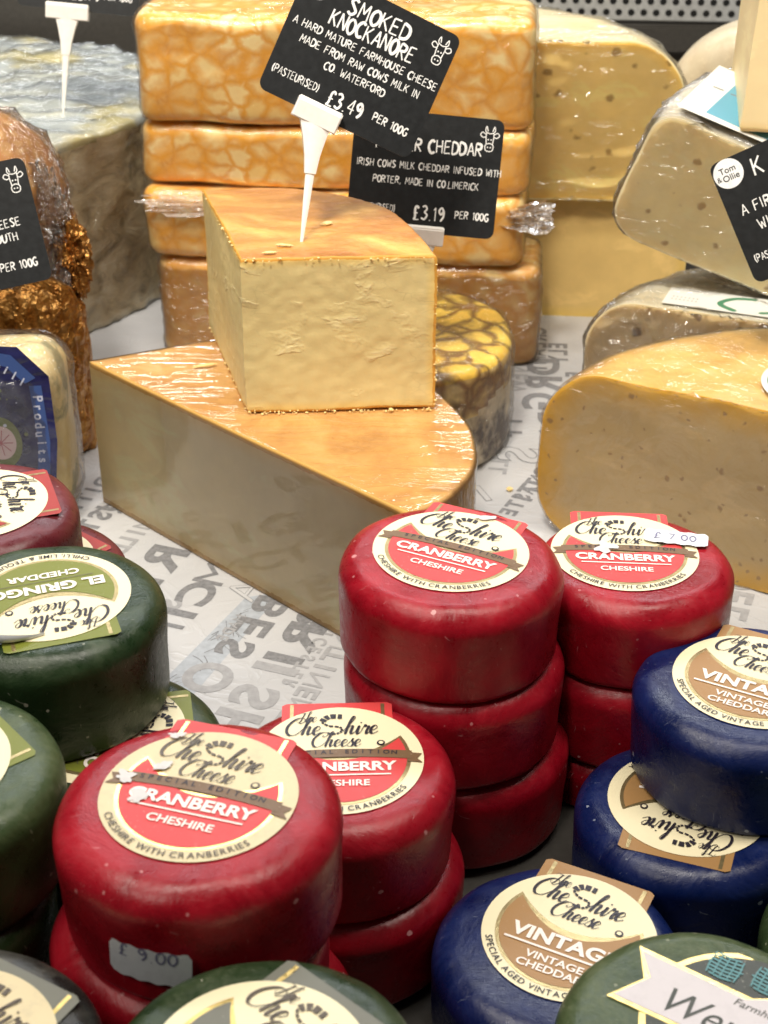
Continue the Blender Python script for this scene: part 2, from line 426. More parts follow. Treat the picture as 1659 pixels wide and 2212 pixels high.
def film_fan(name, base, d, width, mat, parent, seed):
    """a gathered end of film: a pleated sheet that widens away from where it is pinched"""
    nu, nw = 46, 40; V = []; F = []; d = Vector(d); L = d.length; d = d/L; up = Vector((0, 0, 1)); up = (up-d*up.dot(d)).normalized(); sd = d.cross(up)
    for i in range(nu+1):
        u = i/nu
        for j in range(nw+1):
            v = j/nw*2-1; wv = width*(.30+.70*min(1, u*1.3))*(1+.12*mn.noise(Vector((v*2, u*3, seed))))
            pl = (mn.noise(Vector((v*5, u*1.4, seed)))*.30+mn.noise(Vector((v*13, u*5, seed+3)))*.14+mn.noise(Vector((v*24, u*16, seed+5)))*.06)*width
            e = 1+.16*mn.noise(Vector((v*4, 0, seed+9)))*u
            V.append(Vector(base)+d*(L*u*e-L*.12*v*v*u)+up*(v*wv*.5)+sd*pl)
    for i in range(nu):
        for j in range(nw): k = i*(nw+1)+j; F.append((k, k+1, k+nw+2, k+nw+1))
    return obj(name, V, F, mat, parent, auto=35)

# ------------------------------------------------------------------ lettering
_fc = {}
def font_geo(s, off=0.0, shear=0.0):
    key = (s, off, shear)
    if key in _fc: return _fc[key]
    cu = bpy.data.curves.new('lettering', 'FONT'); cu.body = s; cu.size = 1; cu.offset = off; cu.shear = shear; cu.resolution_u = 5
    o = bpy.data.objects.new('lettering', cu); COL.objects.link(o)
    dg = bpy.context.evaluated_depsgraph_get(); me = bpy.data.meshes.new_from_object(o.evaluated_get(dg))
    V = [(v.co.x, v.co.y) for v in me.vertices]; F = [tuple(p.vertices) for p in me.polygons]
    bpy.data.objects.remove(o); bpy.data.curves.remove(cu); bpy.data.meshes.remove(me)
    xs = [v[0] for v in V] or [0]; w = (min(xs), max(xs)); _fc[key] = (V, F, w); return _fc[key]

class Sheet:
    """flat printed matter as thin stacked layers, one mesh with a slot per ink"""
    def __init__(s, dz=.00010, fz=1e-6): s.V = []; s.F = []; s.mi = []; s.mats = []; s.dz = dz; s.k = 0; s.fz = fz
    def m(s, mat):
        if mat not in s.mats: s.mats.append(mat)
        return s.mats.index(mat)
    def add(s, V, F, mat, layer, fine=0.):
        b = len(s.V); z = layer*s.dz+fine; s.V += [(x, y, z) for x, y in V]; s.F += [tuple(b+i for i in f) for f in F]
        s.mi += [s.m(mat)]*len(F)
    def poly(s, pts, mat, layer): s.add(pts, [tuple(range(len(pts)))], mat, layer)
    def disc(s, r, mat, layer, c=(0, 0), n=72, sx=1, sy=1):
        s.poly([(c[0]+r*sx*math.cos(2*PI*i/n), c[1]+r*sy*math.sin(2*PI*i/n)) for i in range(n)], mat, layer)
    def text(s, t, x, y, size, mat, layer, bold=.02, shear=0., rot=0., sx=1., center=True, mirror=False, spacing=1.0):
        V, F, w = font_geo(t, bold, shear); ox = (w[0]+w[1])/2 if center else w[0]
        ca, sa = math.cos(rot), math.sin(rot); out = []
        for (a, b) in V:
            a = (a-ox)*size*sx; b = (b-.35)*size
            if mirror: b = -b
            out.append((x+a*ca-b*sa, y+a*sa+b*ca))
        s.add(out, F, mat, layer, s.fine())
    def fine(s): s.k += 1; return (s.k % 30)*s.fz
    def arc(s, t, r, a_mid, size, mat, layer, bold=.01, gap=.15, inward=True):
        """letters along the lower arc, read left to right"""
        ws = []
        for ch in t:
            if ch == ' ': ws.append(.32)
            else:
                w = font_geo(ch, bold)[2]; ws.append(w[1]-w[0]+gap)
        tot = sum(ws)*size/r; a = a_mid-tot/2
        for ch, w in zip(t, ws):
            aa = a+w*size/r/2; a += w*size/r
            if ch != ' ': s.text(ch, r*math.cos(aa), r*math.sin(aa), size, mat, layer, bold, 0, aa+PI/2)
    def stroke(s, pts, wd, mat, layer, calli=False, n=6, round_=True):
        q = catmull(pts, n) if len(pts) > 2 else list(pts)
        N = len(q); V = []
        for i, p in enumerate(q):
            a = q[max(0, i-1)]; b = q[min(N-1, i+1)]; dx, dy = b[0]-a[0], b[1]-a[1]; L = math.hypot(dx, dy) or 1; dx /= L; dy /= L
            w = wd*((.30+.9*max(0, -dy+.15*dx)) if calli else 1)/2
            if round_ and i in (0, N-1): w *= .55
            V += [(p[0]-dy*w, p[1]+dx*w), (p[0]+dy*w, p[1]-dx*w)]
        F = [(2*i+1, 2*i+3, 2*i+2, 2*i) for i in range(N-1)]
        s.add(V, F, mat, layer, s.fine())
    def build(s, name, parent, loc=(0, 0, 0), rot=(0, 0, 0), scale=1):
        V = [(x*scale, y*scale, z) for x, y, z in s.V]
        o = obj(name, V, s.F, s.mats, parent, s.mi, smooth=False); o.location = loc; o.rotation_euler = rot; return o

# hand-drawn capitals on a 4 x 6 grid
G = {'A': [[(0, 0), (2, 6)], [(2, 6), (4, 0)], [(.8, 2), (3.2, 2.2)]], 'B': [[(0, 0), (.2, 6)], [(.2, 6), (2.8, 5.4), (2.6, 3.6), (.2, 3.1)], [(.2, 3.1), (3.6, 2.6), (3.3, .6), (0, 0)]],
     'C': [[(3.8, 5.2), (2.2, 6), (.3, 4.2), (.2, 1.8), (1.8, 0), (3.8, .7)]], 'D': [[(0, 0), (.1, 6)], [(.1, 6), (3, 5.2), (3.8, 3), (2.8, .8), (0, 0)]],
     'E': [[(3.4, 6), (.2, 5.8)], [(.2, 5.8), (0, 0)], [(0, 0), (3.5, .2)], [(.1, 3), (2.8, 3.2)]], 'F': [[(3.4, 6), (.2, 5.8)], [(.2, 5.8), (0, 0)], [(.1, 3), (2.8, 3.2)]],
     'G': [[(3.8, 5.2), (2.2, 6), (.3, 4.2), (.2, 1.8), (1.8, 0), (3.6, .9), (3.7, 2.8)], [(3.9, 2.8), (2.3, 2.7)]], 'H': [[(0, 0), (.1, 6)], [(3.6, 6), (3.5, 0)], [(0, 3), (3.6, 3.2)]],
     'I': [[(.6, 6), (.5, 0)]], 'J': [[(2.8, 6), (2.8, 1.4), (1.4, 0), (0, 1.2)]], 'K': [[(0, 0), (.1, 6)], [(3.4, 6), (.2, 2.6)], [(1, 3.2), (3.6, 0)]],
     'L': [[(.2, 6), (0, 0)], [(0, 0), (3.2, .2)]], 'M': [[(0, 0), (.4, 6)], [(.4, 6), (2.1, 2)], [(2.1, 2), (3.9, 6)], [(3.9, 6), (4.3, 0)]], 'N': [[(0, 0), (.2, 6)], [(.2, 6), (3.5, 0)], [(3.5, 0), (3.7, 6)]],
     'O': [[(2, 6), (.3, 4.4), (.3, 1.6), (2, 0), (3.7, 1.6), (3.7, 4.4), (2, 6)]], 'P': [[(0, 0), (.2, 6)], [(.2, 6), (3.2, 5.4), (3, 3.2), (.2, 2.7)]],
     'R': [[(0, 0), (.2, 6)], [(.2, 6), (3.2, 5.4), (3, 3.5), (.2, 3)], [(1.2, 3), (3.7, 0)]], 'S': [[(3.4, 5.3), (1.8, 6), (.4, 4.8), (1.9, 3.2), (3.4, 1.6), (1.8, 0), (.1, .8)]],
     'T': [[(0, 5.8), (4, 6)], [(2, 6), (1.9, 0)]], 'U': [[(.1, 6), (.2, 1.6), (1.8, 0), (3.5, 1.6), (3.6, 6)]], 'V': [[(0, 6), (1.9, 0)], [(1.9, 0), (3.8, 6)]],
     'W': [[(0, 6), (1.1, 0)], [(1.1, 0), (2.3, 4)], [(2.3, 4), (3.4, 0)], [(3.4, 0), (4.6, 6)]], 'Y': [[(0, 6), (2, 3)], [(4, 6), (1.4, 0)]],
     '0': [[(1.9, 6), (.3, 4.4), (.3, 1.6), (1.9, 0), (3.4, 1.6), (3.4, 4.4), (1.9, 6)]], '1': [[(.4, 4.8), (1.5, 6)], [(1.5, 6), (1.5, 0)]],
     '3': [[(.3, 5.4), (2, 6), (3.2, 4.6), (1.6, 3.2)], [(1.6, 3.2), (3.6, 2), (2.2, 0), (.1, .6)]], '4': [[(2.6, 0), (2.7, 6)], [(2.7, 6), (0, 2)], [(0, 2), (3.8, 2)]],
     '7': [[(0, 5.8), (3.4, 6)], [(3.4, 6), (1.2, 0)]], '9': [[(3.2, 4.6), (1.8, 6), (.3, 4.6), (1.6, 3), (3.2, 4.6), (3.2, 2), (1.6, 0)]], '.': [[(.6, .4), (.8, 0)]], ',': [[(.8, .5), (.3, -.9)]], ' ': [],
     '(': [[(1.3, 6.4), (.3, 3), (1.3, -.4)]], ')': [[(.2, 6.4), (1.2, 3), (.2, -.4)]], '\u00a3': [[(3.4, 5), (2.4, 6), (1.2, 5), (1.2, 1.2), (.2, 0)], [(.2, 0), (3.6, .1)], [(.2, 3), (2.8, 3)]]}
WID = {'I': 1.2, '.': 1.4, ',': 1.4, ' ': 2.6, '(': 1.6, ')': 1.6, 'M': 4.4, 'W': 4.6, 'L': 3.2, '1': 2.2}
def hand(sh, t, x, y, hgt, mat, layer, wd=.9, narrow=.9, rnd=random.Random(3), align='c'):
    u = hgt/6; tot = sum((WID.get(c, 3.8)+1.15)*u*narrow for c in t); px = x-(tot/2 if align == 'c' else 0)
    for c in t:
        jy = rnd.uniform(-.3, .3)*u; js = rnd.uniform(-.06, .06)
        for st in G.get(c, []):
            sh.stroke([(px+(a+b*js)*u*narrow, y+jy+b*u) for a, b in st], 1.15*wd*u*rnd.uniform(.85, 1.15), mat, layer, n=5)
        px += (WID.get(c, 3.8)+1.15)*u*narrow
# joined-up pen script for the cheese maker's name
SC = {'T': (1.05, [[(0, 1.5), (.12, 1.85), (.5, 1.8), (1.0, 1.75), (1.3, 2.0)], [(.75, 1.8), (.62, 1.0), (.5, .2), (.25, -.02), (.05, .2), (.2, .38)]]),
      'C': (1.15, [[(.85, 1.35), (1.05, 1.5), (1.15, 1.8), (.85, 2.05), (.4, 1.85), (.05, 1.2), (.05, .5), (.35, .02), (.8, .05), (1.1, .45)], [(.85, 1.35), (.72, 1.5), (.85, 1.62)]]),
      'h': (.85, [[(-.1, .35), (.3, 1.3), (.5, 1.95), (.36, 2.1), (.22, 1.5), (.12, 0)], [(.14, .45), (.32, .92), (.52, .9), (.5, .35), (.6, .02), (.85, .3)]]),
      'e': (.62, [[(-.02, .3), (.3, .48), (.46, .75), (.3, 1.0), (.08, .75), (.06, .3), (.26, 0), (.62, .3)]]),
      'i': (.42, [[(-.02, .3), (.14, .95), (.12, .25), (.22, 0), (.42, .3)], [(.2, 1.4), (.22, 1.28)]]),
      'r': (.62, [[(-.02, .3), (.12, 1.08), (.22, .86), (.44, .9), (.38, .3), (.46, 0), (.64, .3)]]),
      's': (.55, [[(-.02, .3), (.3, 1.08), (.26, .8), (.44, .4), (.34, .03), (.06, .02), (.0, .18)]])}
def script(sh, t, x, y, xh, mat, layer, wd=.2, rot=0.):
    ca, sa = math.cos(rot), math.sin(rot); px = 0
    for c in t:
        if c == '_': px += .8; continue
        adv, sts = SC[c]
        for st in sts:
            P = [((px+a+b*.22)*xh, b*xh) for a, b in st]
            sh.stroke([(x+a*ca-b*sa, y+a*sa+b*ca) for a, b in P], wd*xh, mat, layer, calli=True, n=7)
        px += adv
def arcpts(r, a0, a1, n=40, c=(0, 0)): return [(c[0]+r*math.cos(a0+(a1-a0)*i/n), c[1]+r*math.sin(a0+(a1-a0)*i/n)) for i in range(n+1)]

def cheese_label(kind, panel, cream=CREAM, gold=GOLDD, ribbon=False, lines=(), bottom='', ink=INK, peel=False):
    s = Sheet(); tabm = PANEL[panel]
    ca = .62
    tab = [(-.70, .4), (.66, .4), (.66, 1.06), (.60, 1.10), (-.64, 1.10), (-.70, 1.06)]
    s.poly(tab, tabm, 1)
    for x in (-.60, .52): s.poly([(x, .6), (x+.045, .6), (x+.045, 1.07), (x, 1.07)], gold, 2)
    s.disc(1, cream, 3)
    def pan(r, k, dip): 
        a0 = R_(152+k); pts = arcpts(r, a0, R_(388-k), 60)
        x0, y0 = pts[0]; x1, y1 = pts[-1]
        top = [(x1+(x0-x1)*i/24, y1-(dip*(1-(2*i/24-1)**2))) for i in range(1, 24)]
        return pts+top
    s.poly(pan(.845, -1, .36), gold, 4); s.poly(pan(.80, 1.5, .40), tabm, 5)
    if ribbon:
        top = [(-.86+1.72*i/20, .10+.06*(1-((i/10)-1)**2)) for i in range(21)]
        s.poly([(-.98, .05), (-.92, -.04), (-.98, -.12), (-.80, -.09), (-.80, .08)], RIBBON, 6)
        s.poly([(.98, .05), (.92, -.04), (.98, -.12), (.80, -.09), (.80, .08)][::-1], RIBBON, 6)
        s.poly([(x, y-.15) for x, y in top]+[(x, y) for x, y in top[::-1]], RIBBON, 7)
        for i, ch in enumerate('SPECIAL EDITION'):
            x = (i-7)*.093; 
            if ch != ' ': s.text(ch, x, .055+.05*(1-(x/.86)**2), .10, INK, 8, .02, 0, -.12*x)
    for (t, y, size, bold, sx, mat) in lines:
        if t == '-': s.poly([(-sx, y), (sx, y), (sx, y+size), (-sx, y+size)], gold if mat is None else mat, 8)
        else: s.text(t, 0, y, size, mat, 8, bold, 0, 0, sx)
    if bottom: s.arc(bottom, .915, -PI/2, .112, ink, 6, .008)
    # the maker's name in script; the s is a curl of short dashes
    script(s, 'The', -.52, .70, .10, ink, 6, .14, .02)
    script(s, 'Che', -.66, .45, .165, ink, 6, .19)
    script(s, 'hire', .05, .45, .165, ink, 6, .19)
    script(s, 'Cheese', -.34, .215, .135, ink, 6, .19)
    tl = catmull([(.04, .80), (-.12, .80), (-.20, .70), (-.12, .62), (.01, .59), (.03, .51), (-.04, .46), (-.15, .48)], 8)
    for i in range(0, len(tl)-3, 4):
        s.stroke(tl[i:i+4], .085 if i < 16 else .03, ink, 6, n=2, round_=False)
    s.disc(.05, ink, 6, (.50, .27), 18); s.disc(.028, cream, 7, (.50, .27), 14)
    return s

RL = .0275
def lab(name, **k):
    s = cheese_label(**k); return s
L_CR = dict(kind='c', panel='red', ribbon=True, bottom='CHESHIRE WITH CRANBERRIES',
            lines=[('CRANBERRY', -.17, .225, .035, 1.05, WINK), ('-', -.335, .022, 0, .60, WINK), ('CHESHIRE', -.47, .15, .02, 1.05, WINK)])
L_VI = dict(kind='v', panel='tan', bottom='SPECIAL AGED VINTAGE CHEDDAR',
            lines=[('VINTAGE', -.16, .27, .035, 1.12, WINK), ('-', -.345, .03, 0, .66, WINK), ('VINTAGE', -.47, .15, .02, 1.1, WINK), ('CHEDDAR', -.62, .15, .02, 1.1, WINK)])
L_EG = dict(kind='g', panel='olive', bottom='CHILLI, LIME & TEQUILA',
            lines=[('EL GRINGO', -.14, .25, .04, 1.1, WINK), ('-', -.315, .01, 0, .6, INKB), ('CHEDDAR', -.44, .17, .03, 1.1, WINK)])
L_MA = dict(kind='m', panel='maroon', bottom='', lines=[])
L_BK = dict(kind='b', panel='grey', cream=CREAMW, gold=GOLD, ink=INKB, bottom='', lines=[])
L_XW = dict(L_CR, cream=CREAMW, gold=GOLD, ink=INKB)
L_GC = dict(L_EG, gold=GOLD, ink=INKB, panel='grey')
_lm = {}
def put_label(key, spec, parent, z, ang, off=(0, 0)):
    if key not in _lm:
        o = cheese_label(**spec).build('label', parent, scale=RL); _lm[key] = o
    else:
        o = _lm[key].copy(); COL.objects.link(o); o.parent = parent
    o.location = (off[0], off[1], z+.00015); o.rotation_euler = (0, 0, ang); return o

# ------------------------------------------------------------------ counter, paper, back of the case
dark = plain('dark_steel', (.07, .065, .058), .45, .3, nb=.1)
panelm = plain('grey_brown_panel', (.13, .118, .10), .5, .2)
def box(name, x0, x1, y0, y1, z0, z1, mat, parent=None, bev=.002, rot=0):
    bm = bmesh.new(); bmesh.ops.create_cube(bm, size=1)
    for v in bm.verts: v.co = Vector(((x0+x1)/2+v.co.x*(x1-x0), (y0+y1)/2+v.co.y*(y1-y0), (z0+z1)/2+v.co.z*(z1-z0)))
    if bev: bmesh.ops.bevel(bm, geom=bm.edges[:], offset=bev, segments=2, affect='EDGES')
    me = bpy.data.meshes.new(name); bm.to_mesh(me); bm.free(); me.materials.append(mat)
    return link(bpy.data.objects.new(name, me), parent)
ct = box('counter', -.9, .9, -.1, 1.45, -.05, -.003, dark); ct['kind'] = 'structure'
bw = box('back_panel', -.9, .9, 1.40, 1.43, -.003, .6, panelm); bw['kind'] = 'structure'

ink_g = M('grey_print_ink'); nn = ink_g.noise(400, 4, .7)
ink_g = ink_g.set(color=ink_g.mix(ink_g.ramp(nn, [(.35, 0), (.7, 1)]), (.15, .152, .16), (.26, .26, .27)), rough=.5)
ink_l = plain('pale_grey_print_ink', (.33, .33, .34), .5)
ink_b = plain('pale_blue_sketch_print', (.38, .41, .45), .5)
pp = M('waxed_paper'); p1 = pp.noise(9, 4, .5, None, 1.); p2 = pp.noise(28, 3, .5, None, 2.); 
cr = pp.ramp(pp.math('ABSOLUTE', pp.math('SUBTRACT', p2, .5)), [(0, 1), (.06, 0)])
paper = pp.set(color=pp.mix(pp.ramp(p1, [(.3, 0), (.7, 1)]), (.42, .425, .44), (.53, .53, .535)), rough=.34, normal=pp.bump(cr, .15, .001, pp.bump(p1, .5, .006)), spec=.45)

s = Sheet(.00006, 2e-6)
N = 40
s.poly([(-.45, .475), (.45, .475), (.45, 1.2), (-.45, 1.2)], paper, 0)  # stops short so bare dark counter stands for shade between the front truckles
RD = R_(-111)
def word(t, x, y, size, mat=None, rd=RD, sp=.9, sx=1., inline=False, outline=False):
    """print showing through from the underside of the paper: mirrored letters"""
    for i, ch in enumerate(t):
        if ch == ' ': continue
        px = x+math.cos(rd)*size*sp*i; py = y+math.sin(rd)*size*sp*i
        s.text(ch, px, py, size*1.38, mat or ink_g, 3, (0. if ch in 'MNWVKA' else .035) if not outline else .03, 0, rd, sx, mirror=True)
        if inline: s.text(ch, px, py, size*1.38, paper, 4, -.012, 0, rd, sx, mirror=True)
        if outline: s.text(ch, px, py, size*1.38, paper, 4, .012, 0, rd, sx, mirror=True)
word('BES', -.0535, .598, .0165, sx=1.25, sp=1.12); word('SMOOTH', -.100, .60, .011, ink_l, sp=1.0); word('O', -.0765, .5415, .021, ink_l, sx=.95)
word('BRI', -.0315, .589, .0175, sp=1.02, sx=1.45); word('ISH', -.0475, .548, .020, ink_l, sp=1.1, sx=1.2); word('SOCIAL', -.088, .515, .017, ink_l)
word('CONTINENTAL', -.0115, .586, .0100, ink_l, sp=1.0, sx=1.1)
word('RIG', -.1085, .641, .020, sp=1.02, sx=1.3); word('MCIM', -.0815, .627, .0165, sp=1.12, sx=1.3)
word('A', -.0660, .612, .0165, inline=True, sx=1.2); word('MA', -.124, .690, .013, rd=R_(168), sp=1.35, sx=1.25); word('TRADITION', -.1405, .747, .0095, sp=1.0)
word('TRUST', -.134, .716, .0120, sp=.95); word('ARTISAN', -.165, .80, .014, sp=1.05); word('FINE', -.150, .86, .018, sp=1.0); word('QUA', -.123, .93, .016); word('CREAMY', .100, .93, .012, rd=R_(-95), sp=1.); word('FARM', .117, .86, .011, rd=R_(-95), sp=1.); word('NEW', .083, .87, .012, ink_l, rd=R_(-95), sp=1.1); word('TASTE', .080, .72, .009, rd=R_(-116), sp=1.); word('FULL', .066, .76, .010, ink_l, rd=R_(-100)); word('MILD', -.122, .675, .010, ink_l, rd=R_(-111)); word('LEICESTER', -.0215, .588, .0065, ink_l, sp=1.05, sx=.9); word('MADE', -.0665, .588, .0055, ink_l, sp=1.05)
word('D', .0985, .872, .020, sx=1.3, rd=R_(-95)); word('R', .0965, .846, .022, sx=1.2, rd=R_(-95)); word('G', .092, .822, .020, sx=1.2, rd=R_(-95)); word('IF', .073, .795, .013, rd=R_(-95), sp=1.3)
word('DA', .098, .797, .018, rd=R_(-95)); word('S', .0755, .752, .026, sx=1.1, outline=True, rd=R_(-100)); word('CONTI', .0915, .742, .011, rd=R_(-116), sp=1.0); word('ARE', .085, .925, .014, rd=R_(-95)); word('ELY', .111, .905, .012, rd=R_(-95))
word('U', .0965, .69, .016, rd=R_(-120)); word('NATION', .13, .62, .016); word('DELI', .17, .62, .016, ink_l); word('BRITISH', -.165, .60, .016); word('IN', .052, .708, .017, rd=R_(-160), outline=True, sp=1.2)
# sketch strip with pencil hatching
a, b = Vector((-.0575, .608)), Vector((-.094, .520)); wv = Vector((.0105, .003))
s.poly([tuple(a-wv*.7), tuple(b-wv*1.1), tuple(b+wv), tuple(a+wv*.9)], ink_b, 1)
rr = random.Random(5)
for i in range(46):
    t = rr.random(); c = a.lerp(b, t)+wv*rr.uniform(-.7, .6); an = rr.choice((-2.1, -1.2, -2.4, -.9))+rr.uniform(-.3, .3); L = rr.uniform(.003, .010)
    q = c+Vector((math.cos(an), math.sin(an)))*L; s.stroke([tuple(c), tuple((c+q)/2+Vector((rr.uniform(-1, 1), rr.uniform(-1, 1)))*.0006), tuple(q)], rr.uniform(.0002, .0005), ink_g, 2, n=4)
ps = s.build('greaseproof_paper', None)
ps['label'] = 'white waxed paper with grey mirrored lettering lining the counter under the rear cheeses'; ps['category'] = 'paper sheet'
s = Sheet(.00006)   # a second sheet lapped over the first, its torn edge runs past the big letters
e = [(-.094, .519), (-.078, .548), (-.066, .5565), (-.048, .5585), (-.035, .5635), (-.02, .568), (.0, .572)]

# perforated strip
strip = thing('perforated_metal_strip', 'pale metal strip punched with rows of round holes at the back of the case', 'metal strip', (0, 1.36, 0), (0, 0, R_(-5)))
perf = plain('pale_steel', (.55, .56, .56), .35, .4); hole = plain('hole_dark', (.006, .006, .006), .9)
pb = box('plate', -.55, .55, -.002, .006, .1140, .22, perf, strip, .001)
s = Sheet(0.0002)
for i in range(104):
    for j in range(6):
        s.disc(.0029, hole, 1, (-.545+i*.0105+(j % 2)*.00525, .1210+j*.0092), 14)
s.build('holes', strip, (0, -.002, 0), (R_(90), 0, 0))
box('ledge', -.8, .8, 1.33, 1.40, .088, .112, dark, None, .002)['kind'] = 'structure'
rk = box('dark_rack', -.55, -.17, 1.24, 1.30, .10, .22, dark, None, .003); rk['label'] = 'dark metal rack behind the grey blue cheese wheel, top left'; rk['category'] = 'rack'

# ------------------------------------------------------------------ big wheel with blue grey rind
m_blue = rindm('blue_grey_mould_rind', (.44, .47, .46), (.20, .23, .24), (.70, .68, .52), 10, .6, .28, coat=.5, stretch=(.7, 3.2, 1), spots=(13, (.50, .42, .15), .50, .75))
m_mould = rindm('brown_mould_rind', (.74, .62, .40), (.30, .23, .13), (1, .92, .72), 34, 1.3, .6, coat=.15, stretch=(1, 1, 1.8), spots=(34, (.14, .10, .05), .58, .7))
t = thing('blue_rind_cheese_wheel', 'tall cheese wheel with blue grey mouldy top and furry brown side', 'cheese', (-.313, 1.047, 0))
V, F = lathe([(.17*i/40, 0) for i in range(41)]+[(.1695, .128*i/34) for i in range(1, 34)]+[(.168*(1-i/40), .128) for i in range(41)], 240)
V = [Vector(p)+nv(p, 16, 3)*.004+nv(p, 60, 4)*.003+nv(p, 170, 4)*.0012 for p in V]; V = [(x, y, max(z, .0003)) for x, y, z in V]
me_i = [0 if sum(V[i][2] for i in f)/len(f) > .122 else 1 for f in F]
body = obj('rind', V, F, [m_blue, m_mould], t, me_i)
wrapA = wrapm('cling_film', .6, .8, .02, .02, .12, (.4, 2.2, 1), 26)
wrap(body, wrapA, .001, .0008, 30, 2.)

# ------------------------------------------------------------------ mottled orange blocks
mot = mottled('orange_mottled_cheese', (.96, .78, .40), (.82, .38, .035), (.50, .16, .02), 64, .32, .15, .5)
mot2 = mottled('dark_mottled_cheese', (.90, .68, .30), (.72, .34, .05), (.36, .12, .01), 60, .42, .2, .35)
filmB = wrapm('tight_film', .5, .45, .01, .02, .10, (1, 1, 1), 18)
filmH = wrapm('hazy_film', .8, .7, .03, .04, .15, (1, 1, 1), 40, hz=(.9, .85, .84))
filmT2 = wrapm('gathered_film', .22, .8, .08, .40, .12, (1, 1, 1), 60, hz=(.9, .82, .76))
def rrect(w, d, r=.012):
    P = []
    for cx, cy, a0 in ((w/2-r, -d/2+r, -PI/2), (w/2-r, d/2-r, 0), (-w/2+r, d/2-r, PI/2), (-w/2+r, -d/2+r, PI)):
        for i in range(6): a = a0+PI/2*i/5; P.append((cx+r*math.cos(a), cy+r*math.sin(a)))
    return P
def rprism(name, w, d, h, mats, parent, r, re, **k):
    P = rrect(w, d, r); segs = [([a], 'rind') for a in P]
    return prism(name, segs, h, mats, parent, rt=re, rb=re, **k)
zs = [(0, .065, .236, (-.0035, .0, 0), -.085), (.0655, .042, .229, (-.012, -.003, 0), -.09), (.108, .038, .232, (-.010, .004, 0), -.13), (.1465, .063, .230, (-.010, .002, 0), -.10)]
names = ['bottom block of the orange mottled cheese stack, partly hidden behind marbled wedge', 'orange mottled cheese block with loose film ends, second from the bottom',
         'thin orange mottled cheese block under the top one, bright orange upper edge', 'top orange mottled cheese block, thick, behind the tilted black sign']
for i, (z, h, wd, of, rz) in enumerate(zs):
    t = thing('mottled_cheese_block', names[i], 'cheese', (-.0165+of[0], .914+of[1], z), (0, 0, rz), 'orange mottled cheese blocks in a stack')
    ob = rprism('cheese', wd, .068, h-.001, [mot if i else mot2]*2, t, .012, .007, amp=.0022, seed=i*2.3+1, amp2=.0002, step=.004)
    wrap(ob, filmB if i else filmH, .0008, .0010, 34, i+1., (1, 1, 3))
    if i == 3: pass
    if i == 1:
        film_fan('film_tail', (.098, -.031, .030), (.034, -.006, .004), .020, filmT2, t, 2.)
        film_fan('film_tail', (-.02, -.0375, .038), (-.092, -.001, -.002), .016, filmT2, t, 4.)

# ------------------------------------------------------------------ yellow wheels with small eyes
fl = wrapm('glossy_film', .8, .7, .015, .01, .06, (.8, 1, 2.2), 16, (0, .45, 0))
p_y = paste('yellow_cheese', (1, .73, .27), (1, .64, .13), (.95, .78, .42), .008, .001, .10, eyes=[(70, .22, .9)], eyec=(.34, .20, .05))
r_y = rindm('pale_wax_rind', (.90, .77, .50), (.80, .64, .34), (.95, .86, .64), 20, .15, .3, .2)
p_y2 = paste('dark_yellow_cheese', (.72, .50, .18), (.7, .48, .12), (.7, .52, .2), .008, .001, .1, eyes=[(40, .10, .3)], eyec=(.25, .15, .03))
t = thing('yellow_cheese_half_wheel', 'half wheel of plain deep yellow cheese lying under the holed one', 'cheese', (.032, .9620, 0), (0, 0, R_(-4)))
sector('cheese', .166, .083, .016, .014, 0, PI, [p_y2, r_y], t, amp=.001, seed=5.)
t = thing('holed_cheese_half_wheel', 'film wrapped half wheel of bright yellow cheese with small holes, stacked on the plain one', 'cheese', (.041, .948, .0835), (0, 0, R_(-3)))
ob = sector('cheese', .140, .099, .032, .018, 0, PI, [p_y, r_y], t, bulge=.004, amp=.001, seed=6.)
wrap(ob, fl, .0008, .0016, 24, 5., (.6, 1, 2.0))

# ------------------------------------------------------------------ right-hand pieces
p_b = paste('orange_edged_cheese', (.62, .46, .22), (.74, .43, .05), (.74, .42, .05), .016, .0014, .10, eyes=[(90, .17, .5), (190, .22, .35)], eyec=(.36, .22, .10), streak=.12)
r_o = rindm('orange_rind', (.70, .44, .14), (.58, .32, .08), (.78, .60, .32), 22, .35, .32, .5, spots=(60, (.42, .14, .06), .66, .5))
ang = R_(-30)
Rb = .135; cx, cy = .0785+Rb*math.cos(ang), .668+Rb*math.sin(ang)
t = thing('orange_rind_cheese_half', 'large half wheel with orange rind and beige speckled cut face at the right edge', 'cheese', (cx, cy, 0), (0, 0, ang))
ob = sector('cheese', Rb, .092, .032, .024, 0, PI, [p_b, r_o], t, bulge=.002, amp=.001, seed=8.)
film_soft = wrapm('soft_film', .5, .55, .02, .03, .1, (1, 1, 1), 30)
wrap(ob, film_soft, .0007, .0009, 30, 8.)
GRN = sticker('green_label_print', (.06, .22, .12)); WHT = sticker('white_label_paper', (.72, .72, .68))
s = Sheet(); s.disc(1, WHT, 1, n=60); s.disc(.92, GRN, 2, n=60); s.disc(.84, WHT, 3, n=60); s.text('FARMHOUSE', 0, .3, .22, GRN, 4, .02); s.text('CHEESE', 0, -.05, .34, GRN, 4, .03)
for i in range(8): s.stroke([(-.5+.12*i, -.45), (-.45+.12*i, -.6)], .04, GRN, 4)
s.build('label', t, (-.008, .037, .0945), (0, 0, R_(25)), .034)

